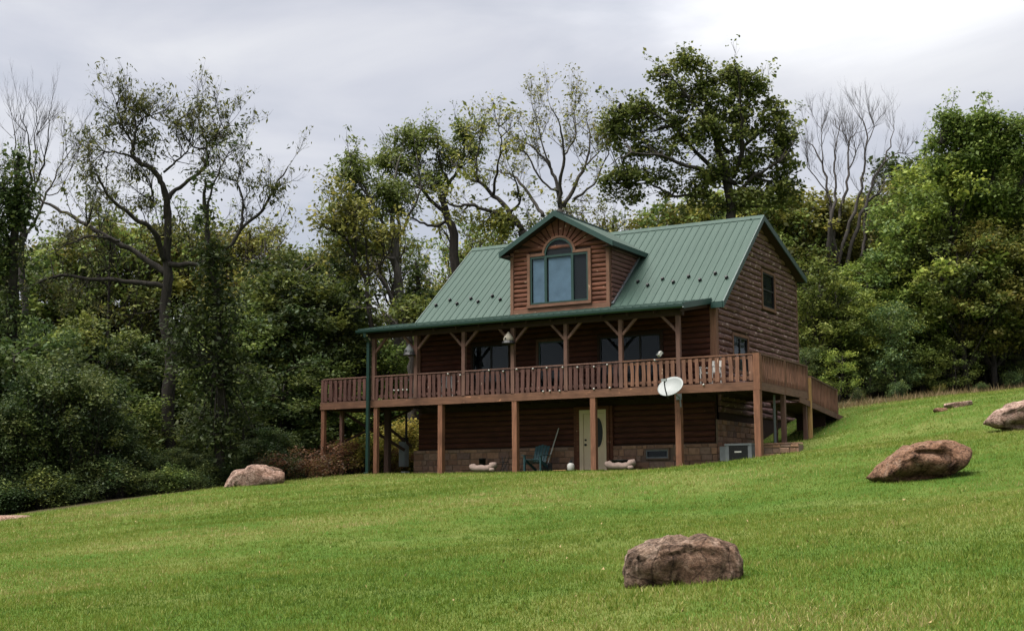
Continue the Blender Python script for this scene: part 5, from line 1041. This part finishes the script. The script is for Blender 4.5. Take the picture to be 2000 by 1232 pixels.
# --- woodland made of a few kinds of tree, each copy its own thing
def proto(kind, seed):
    global rnd
    keep = rnd; rnd = random.Random(seed); T = Acc(); lv = Leaves(); Hh = 1.0
    if kind == 'broad':     # 10 m tree
        top = Vector((rnd.uniform(-.5, .5), rnd.uniform(-.5, .5), 8.2)); tr_ = curve((0, 0, -.4), top, Vector((rnd.uniform(-.5, .5), rnd.uniform(-.5, .5), 0)), 6); T.tube(tr_, [.19*(1-.13*i_) for i_ in range(7)], 7)
        for k in range(72):
            z = rnd.uniform(2.2, 9.3); rad = 2.9*math.sin(math.pi*min(1, max(.08, (z-1.0)/9.4)))**.7*rnd.uniform(.35, 1.0)**.6; a = rnd.uniform(0, 6.28); q = Vector((rad*math.cos(a), rad*math.sin(a), z)); near = tr_[min(6, max(1, int((z-rad*.6)/8.2*6)))]
            T.tube(curve(near, q, Vector((0, 0, .25)), 3), [.045, .034, .022, .01], 4, False); tv = rnd.uniform(.15, .85)
            for _ in range(6): lv.cluster(np.array(q)+np.array(rv())*np.array([.55, .55, .35])*rnd.uniform(.4, 1.2), 26, .19, .17, tv+rnd.uniform(-.12, .12), .25, .75, .6)
    elif kind == 'spray':   # 6 m understory tree with flat layered sprays
        tr_ = curve((0, 0, -.3), (rnd.uniform(-.6, .6), rnd.uniform(-.6, .6), 5.2), Vector((rnd.uniform(-.4, .4), rnd.uniform(-.4, .4), 0)), 6); T.tube(tr_, [.085*(1-.12*i_) for i_ in range(7)], 6)
        for k in range(40):
            z = rnd.uniform(.9, 5.9); rad = rnd.uniform(.4, 2.4)*(1 if z < 4 else .65); a = rnd.uniform(0, 6.28); q = Vector((rad*math.cos(a), rad*math.sin(a), z+.1)); near = tr_[min(6, max(1, int((z-.3)/5.2*6)))]
            T.tube(curve(near, q, Vector((0, 0, .15)), 3), [.025, .02, .014, .007], 4, False); tv = rnd.uniform(.25, .9); ang = a
            for _ in range(5):
                w = rnd.uniform(-.6, .6); l = rnd.uniform(-.5, .55); c = np.array(q)+np.array([math.cos(ang)*l-math.sin(ang)*w, math.sin(ang)*l+math.cos(ang)*w, -.12*abs(l)-.1*abs(w)+rnd.uniform(-.28, .22)])
                lv.cluster(c, 26, .24, .15, tv+rnd.uniform(-.1, .1), .25, .62, .62)
    elif kind == 'thicket':  # 5 m bushy mass
        for k in range(58):
            a = rnd.uniform(0, 6.28); z = rnd.uniform(.2, 4.9); rad = rnd.uniform(.2, 1.9)*(1-.45*(z/5)**2); q = Vector((rad*math.cos(a), rad*math.sin(a), z)); T.tube(curve((rnd.uniform(-.3, .3), rnd.uniform(-.3, .3), -.2), q, Vector((0, 0, .3)), 3), [.035, .026, .016, .006], 4, False); tv = rnd.uniform(.05, .85)
            for _ in range(6): lv.cluster(np.array(q)+np.array(rv())*rnd.uniform(.15, .5), 30, .17, .105, tv+rnd.uniform(-.12, .12), .3, .85, .6)
    elif kind == 'airy':    # 14 m slim tree with a thin, see-through crown
        tr_ = curve((0, 0, -.4), (rnd.uniform(-1, 1), rnd.uniform(-1, 1), 11.5), Vector((rnd.uniform(-.6, .6), rnd.uniform(-.6, .6), 0)), 8); T.tube(tr_, [.15*(1-.11*i_) for i_ in range(9)], 7); tips = []
        for k in range(15):
            z = rnd.uniform(4.2, 11); b0 = tr_[min(8, int(z/11.5*8))]; a = rnd.uniform(0, 6.28); L0 = rnd.uniform(1.6, 3.2)*(1.1-.5*(z-4)/8)
            grow(T, b0, Vector((math.cos(a), math.sin(a), rnd.uniform(.4, 1.1))), L0, .05, 2, tips, .3, .8, (3, 4), .2, .55)
        for q, d in tips:
            if rnd.random() < .42: lv.cluster(np.array(q), rnd.randint(5, 11), .17, .19, rnd.uniform(.1, .9), .5, .8, .45)
    else:                   # 2.5 m shrub
        for k in range(26):
            a = rnd.uniform(0, 6.28); rad = rnd.uniform(.1, 1.35); z = rnd.uniform(.25, 2.4)*(1-.25*rad/1.35); q = Vector((rad*math.cos(a), rad*math.sin(a), z)); T.tube(curve((rnd.uniform(-.15, .15), rnd.uniform(-.15, .15), -.2), q, Vector((0, 0, .25)), 3), [.024, .018, .012, .005], 4, False); tv = rnd.uniform(.1, .9)
            for _ in range(4): lv.cluster(np.array(q)+np.array(rv())*.3, 30, .2, .11, tv+rnd.uniform(-.12, .12), .25, .8, .6)
    tme = bpy.data.meshes.new('trunk'); tme.from_pydata([tuple(v) for v in T.V], [], T.F); tme.update(); tme.materials.append(M['bark']); tme.shade_smooth()
    cme = lv.build('crown', M['lf_mid']); rnd = keep; return tme, cme
HGT = {'broad': 10.0, 'spray': 6.0, 'shrub': 2.5, 'thicket': 5.0, 'airy': 13.0}
PR = {k: [proto(k, s) for s in (1, 2, 3, 4)] for k in HGT}
def plant(kind, px, D, pytop, leafm, label, group, wide=1.0, name=None, barkm='bark', cat='tree', v=None):
    p = gp(px, D); ztop = P(px, pytop, D)[2]; hh = max(.5, ztop-p[2]); s = hh/HGT[kind]; tm, cm = PR[kind][rnd.randrange(4) if v is None else v]
    o = thing(name or {'broad': 'woodland_tree', 'spray': 'understory_tree', 'shrub': 'woodland_shrub', 'thicket': 'thicket_shrub', 'airy': 'slim_tree'}[kind], label, cat, p, group); rz = rnd.uniform(0, 6.28)
    sw_ = s**.72*(1.0 if kind != 'broad' else 1.05)*wide
    for nm, me, mt in (('trunk', tm, barkm), ('crown', cm, leafm)):
        c = bpy.data.objects.new(nm, me); COL.objects.link(c); c.parent = o; c.rotation_euler = (0, 0, rz); c.scale = (sw_, sw_, s); c.material_slots[0].link = 'OBJECT'; c.material_slots[0].material = M[mt]
    return o
COLN = {'lf_olive': 'olive-green', 'lf_mid': 'mid-green', 'lf_dark': 'dark green', 'lf_ivy': 'deep green', 'lf_light': 'light yellow-green', 'lf_red': 'rust-red', 'lf_yellow': 'yellowing'}
ZONES = [(-60, 'past the far ivy-covered tree'), (110, 'beside the far ivy-covered tree'), (240, "under the walnut's long left limbs"), (375, 'close to the walnut trunk'), (470, 'beside the ivy-wrapped trunk'), (560, 'behind the long pinkish boulder'), (640, 'beside the left end of the deck'),
         (740, 'behind the green downspout'), (850, 'behind the porch corner'), (1000, 'behind the left roof slope'), (1280, 'behind the dormer'), (1440, 'below the towering tulip tree'), (1590, 'behind the gable'), (1680, 'around the leafless dead tree'), (1780, 'right of the dead tree, above the ramp'), (1890, 'above the long flat rock'), (1990, 'above the pale flat-topped boulder'), (9999, 'beyond the pale flat-topped boulder')]
def band(kind, pts_, leafms, noun, group, jD=1.5, jpx=10, jy=12, wide=1.0, cat='tree', barkm='bark'):
    for px, D, py in pts_:
        px += rnd.uniform(-jpx, jpx); lm = rnd.choice(leafms); zn = next(z for x, z in ZONES if px < x); lab = COLN[lm]+' '+noun+' '+zn
        plant(kind, px, D+rnd.uniform(-jD, jD), py+rnd.uniform(-jy, jy), lm, lab, group, wide, cat=cat, barkm=barkm)
L_ = lambda a, b, n, D0, D1, tops: [(a+(b-a)*i_/(n-1), D0+(D1-D0)*i_/(n-1), float(np.interp(a+(b-a)*i_/(n-1), *zip(*tops)))) for i_ in range(n)]
# far left backdrop, olive and dark
band('broad', L_(-260, 600, 15, 60, 66, [(-260, 400), (0, 430), (100, 455), (200, 415), (330, 400), (450, 405), (520, 435), (600, 460)]), ['lf_olive', 'lf_olive', 'lf_mid', 'lf_dark'], 'backdrop tree', 'backdrop trees in the left woods')
band('broad', L_(-200, 600, 12, 53, 57, [(-200, 560), (0, 600), (200, 600), (290, 640), (380, 640), (450, 590), (520, 540), (600, 540)]), ['lf_dark', 'lf_mid', 'lf_dark', 'lf_ivy'], 'shaded tree', 'trees in the left woods', wide=.95)
band('broad', [(590, 57, 445), (560, 56, 500), (615, 60, 500), (640, 62, 560)], ['lf_mid', 'lf_ivy'], 'rounded tree', 'trees between walnut and house', jy=6)
band('spray', L_(-150, 620, 16, 44.5, 54, [(-150, 640), (0, 660), (150, 700), (260, 780), (330, 850), (400, 800), (470, 720), (560, 700), (620, 720)]), ['lf_dark', 'lf_ivy', 'lf_dark', 'lf_mid'], 'layered sapling', 'saplings at the left woods edge', wide=1.15, jD=.8)
band('thicket', L_(-200, 560, 25, 41.8, 50.4, [(-200, 800), (0, 800), (80, 720), (190, 740), (250, 850), (300, 905), (350, 880), (420, 890), (470, 870), (530, 850), (600, 850)]), ['lf_dark', 'lf_ivy', 'lf_dark'], 'dense tall shrub', 'shrubs along the left woods edge', wide=.95, jD=.4, cat='shrub')
band('shrub', L_(-180, 540, 23, 40.9, 48.6, [(-200, 940), (0, 930), (200, 905), (300, 915), (430, 905), (600, 890)]), ['lf_dark', 'lf_mid', 'lf_ivy', 'lf_dark'], 'low shrub at the grass edge', 'low shrubs at the lawn edge', wide=1.2, jD=.3, cat='shrub', jy=16)
band('shrub', [(545, 48.2, 878), (590, 49.4, 868), (640, 50.6, 862), (685, 52, 858)], ['lf_red'], 'bush', 'rusty bushes by the deck', wide=1.1, cat='shrub', jD=.3, jy=5)
band('shrub', [(775, 53.6, 815), (752, 53.2, 838), (712, 52.4, 852), (792, 54.6, 830)], ['lf_yellow'], 'bush seen through the deck posts', 'yellow bushes under the deck', wide=1.3, cat='shrub', jD=.3, jy=5)
band('shrub', [(772, 52.4, 874)], ['lf_red'], 'small bush beside the yellowing bush', 'red bush', cat='shrub', jD=.2, jy=3)
band('thicket', L_(-280, 640, 17, 62, 66, [(-280, 760), (0, 750), (300, 760), (640, 740)]), ['lf_dark', 'lf_ivy', 'lf_mid'], 'deep-woods thicket', 'thickets deep in the left woods', wide=1.7, cat='shrub', jy=25)
band('thicket', L_(1590, 2250, 12, 71, 80, [(1590, 640), (1800, 620), (2250, 560)]), ['lf_dark', 'lf_mid'], 'deep-woods thicket', 'thickets deep in the right woods', wide=1.6, cat='shrub', jy=25)
# behind the porch, left of the house
band('spray', [(620, 56, 700), (660, 57, 660), (700, 58, 690), (745, 58, 665), (780, 60, 690), (640, 54, 740), (720, 60, 640), (820, 62, 640)], ['lf_mid', 'lf_light', 'lf_mid'], 'leafy sapling', 'saplings behind the porch', wide=1.2, jD=.8)
band('broad', [(660, 66, 590), (830, 70, 530), (870, 72, 520), (930, 74, 470), (980, 76, 440), (1040, 76, 430), (1110, 78, 420), (1160, 76, 410), (1210, 78, 430)], ['lf_mid', 'lf_olive', 'lf_olive'], 'tree', 'trees behind the roof', jpx=6, jy=8, wide=.9)
band('airy', [(-40, 60, 380), (95, 60, 400), (130, 63, 390), (160, 62, 380), (225, 61, 365), (260, 64, 370), (290, 63, 360), (365, 62, 365), (400, 64, 370), (445, 61, 370), (505, 62, 400), (555, 61, 430)], ['lf_olive', 'lf_mid'], 'slim thin-crowned tree', 'slim trees in the left woods', barkm='bark', jy=14)
band('airy', [(625, 64, 455), (655, 63, 420), (705, 66, 360), (735, 64, 400), (800, 68, 370), (850, 70, 350), (925, 70, 350), (965, 72, 370), (1015, 72, 370), (1060, 74, 360), (1135, 74, 340), (1185, 74, 350)], ['lf_olive', 'lf_mid', 'lf_mid'], 'slim thin-crowned tree', 'slim trees behind the house', barkm='bark', jy=12)
band('airy', [(1600, 70, 350), (1680, 72, 350), (1735, 72, 330), (1790, 74, 310), (1840, 72, 280), (1905, 74, 250), (1990, 72, 230), (2060, 74, 220), (2130, 74, 220)], ['lf_olive', 'lf_mid', 'lf_light'], 'slim thin-crowned tree', 'slim trees in the right woods', barkm='bark', jy=14)
# behind the ridge and to the right
band('broad', L_(1285, 1610, 13, 74, 71, [(1290, 425), (1330, 365), (1390, 350), (1450, 350), (1520, 335), (1560, 325), (1610, 365)]), ['lf_olive', 'lf_mid', 'lf_olive'], 'tree', 'trees behind the ridge', jpx=6)
band('broad', L_(1580, 2260, 18, 74, 86, [(1580, 420), (1640, 430), (1700, 345), (1770, 310), (1830, 280), (1890, 255), (1950, 250), (2030, 245), (2260, 230)]), ['lf_olive', 'lf_mid', 'lf_mid', 'lf_dark'], 'tall backdrop tree', 'trees in the right woods', jy=24)
band('broad', L_(1590, 2240, 20, 65, 72, [(1590, 540), (1680, 490), (1760, 410), (1850, 330), (1950, 300), (2240, 300)]), ['lf_light', 'lf_mid', 'lf_olive', 'lf_light'], 'mid-height tree', 'lower trees in the right woods', jy=55, jD=2.5)
band('spray', L_(1570, 2230, 10, 62, 72, [(1570, 560), (1640, 600), (1720, 520), (1780, 580), (1840, 480), (1900, 560), (1960, 500), (2030, 600), (2230, 560)]), ['lf_light', 'lf_mid', 'lf_mid'], 'tall layered sapling', 'saplings in the right woods', wide=.95, jy=80, jD=2.5)
band('spray', L_(1575, 2230, 12, 59.5, 69, [(1575, 640), (1640, 680), (1760, 640), (1850, 630), (1950, 640), (2230, 600)]), ['lf_mid', 'lf_light', 'lf_dark', 'lf_dark'], 'slender sapling', 'saplings along the right woods edge', wide=.85, jy=60, jD=1.2)
band('shrub', L_(1590, 2230, 9, 57.8, 67, [(1590, 760), (1650, 765), (1760, 755), (1900, 745), (2000, 735), (2230, 690)]), ['lf_mid', 'lf_dark', 'lf_olive'], 'low shrub', 'shrubs at the right woods edge', wide=.9, cat='shrub', jy=26)

band('broad', [(1885, 64, 430), (1935, 64.5, 400), (1985, 64.8, 420), (2040, 65.5, 400)], ['lf_mid', 'lf_olive'], 'leafy tree screening the tall trunk', 'trees screening the right woods', jy=20, jD=.4)
# tan dry weeds along the foot of the right woods
def weeds():
    n = 5200; px = rng.uniform(1585, 2240, n); D = np.interp(px, EDGE[:, 0], EDGE[:, 1])+rng.normal(.1, .7, n); q = CAM[:2]+D[:, None]*(HF+HR*((px-1000)/F_PX)[:, None]); x, y = q[:, 0], q[:, 1]; z = hz(x, y)
    dens = np.clip(.55+.8*lownoise(x, y, 21, .5), .05, 1); ok = rng.uniform(0, 1, n) < dens; x, y, z = x[ok], y[ok], z[ok]; n = len(x)
    h = rng.gamma(4, .05, n)+.05; a = rng.uniform(0, 6.28, n); w = rng.uniform(.010, .022, n); la = rng.uniform(0, 6.28, n); le = rng.uniform(.1, .7, n); V = np.empty((n, 3, 3))
    V[:, 0] = np.stack([x-np.cos(a)*w, y-np.sin(a)*w, z-.02], -1); V[:, 1] = np.stack([x+np.cos(a)*w, y+np.sin(a)*w, z-.02], -1); V[:, 2] = np.stack([x+np.cos(la)*le*h, y+np.sin(la)*le*h, z+h*(1-.3*le)], -1)
    me = fast_mesh('dry_weeds', V.reshape(-1, 3), np.arange(n*3), np.arange(n)*3, leafmat('dry_weed_stems', [(.10, .10, .03), (.17, .13, .055), (.26, .19, .09), (.34, .26, .14)]), np.clip(rng.normal(.5, .25, n), 0, 1))
    tag(link(bpy.data.objects.new('dry_weeds', me)), 'tan dry weeds fringing the foot of the right woods', 'weeds', kind='stuff')
weeds()
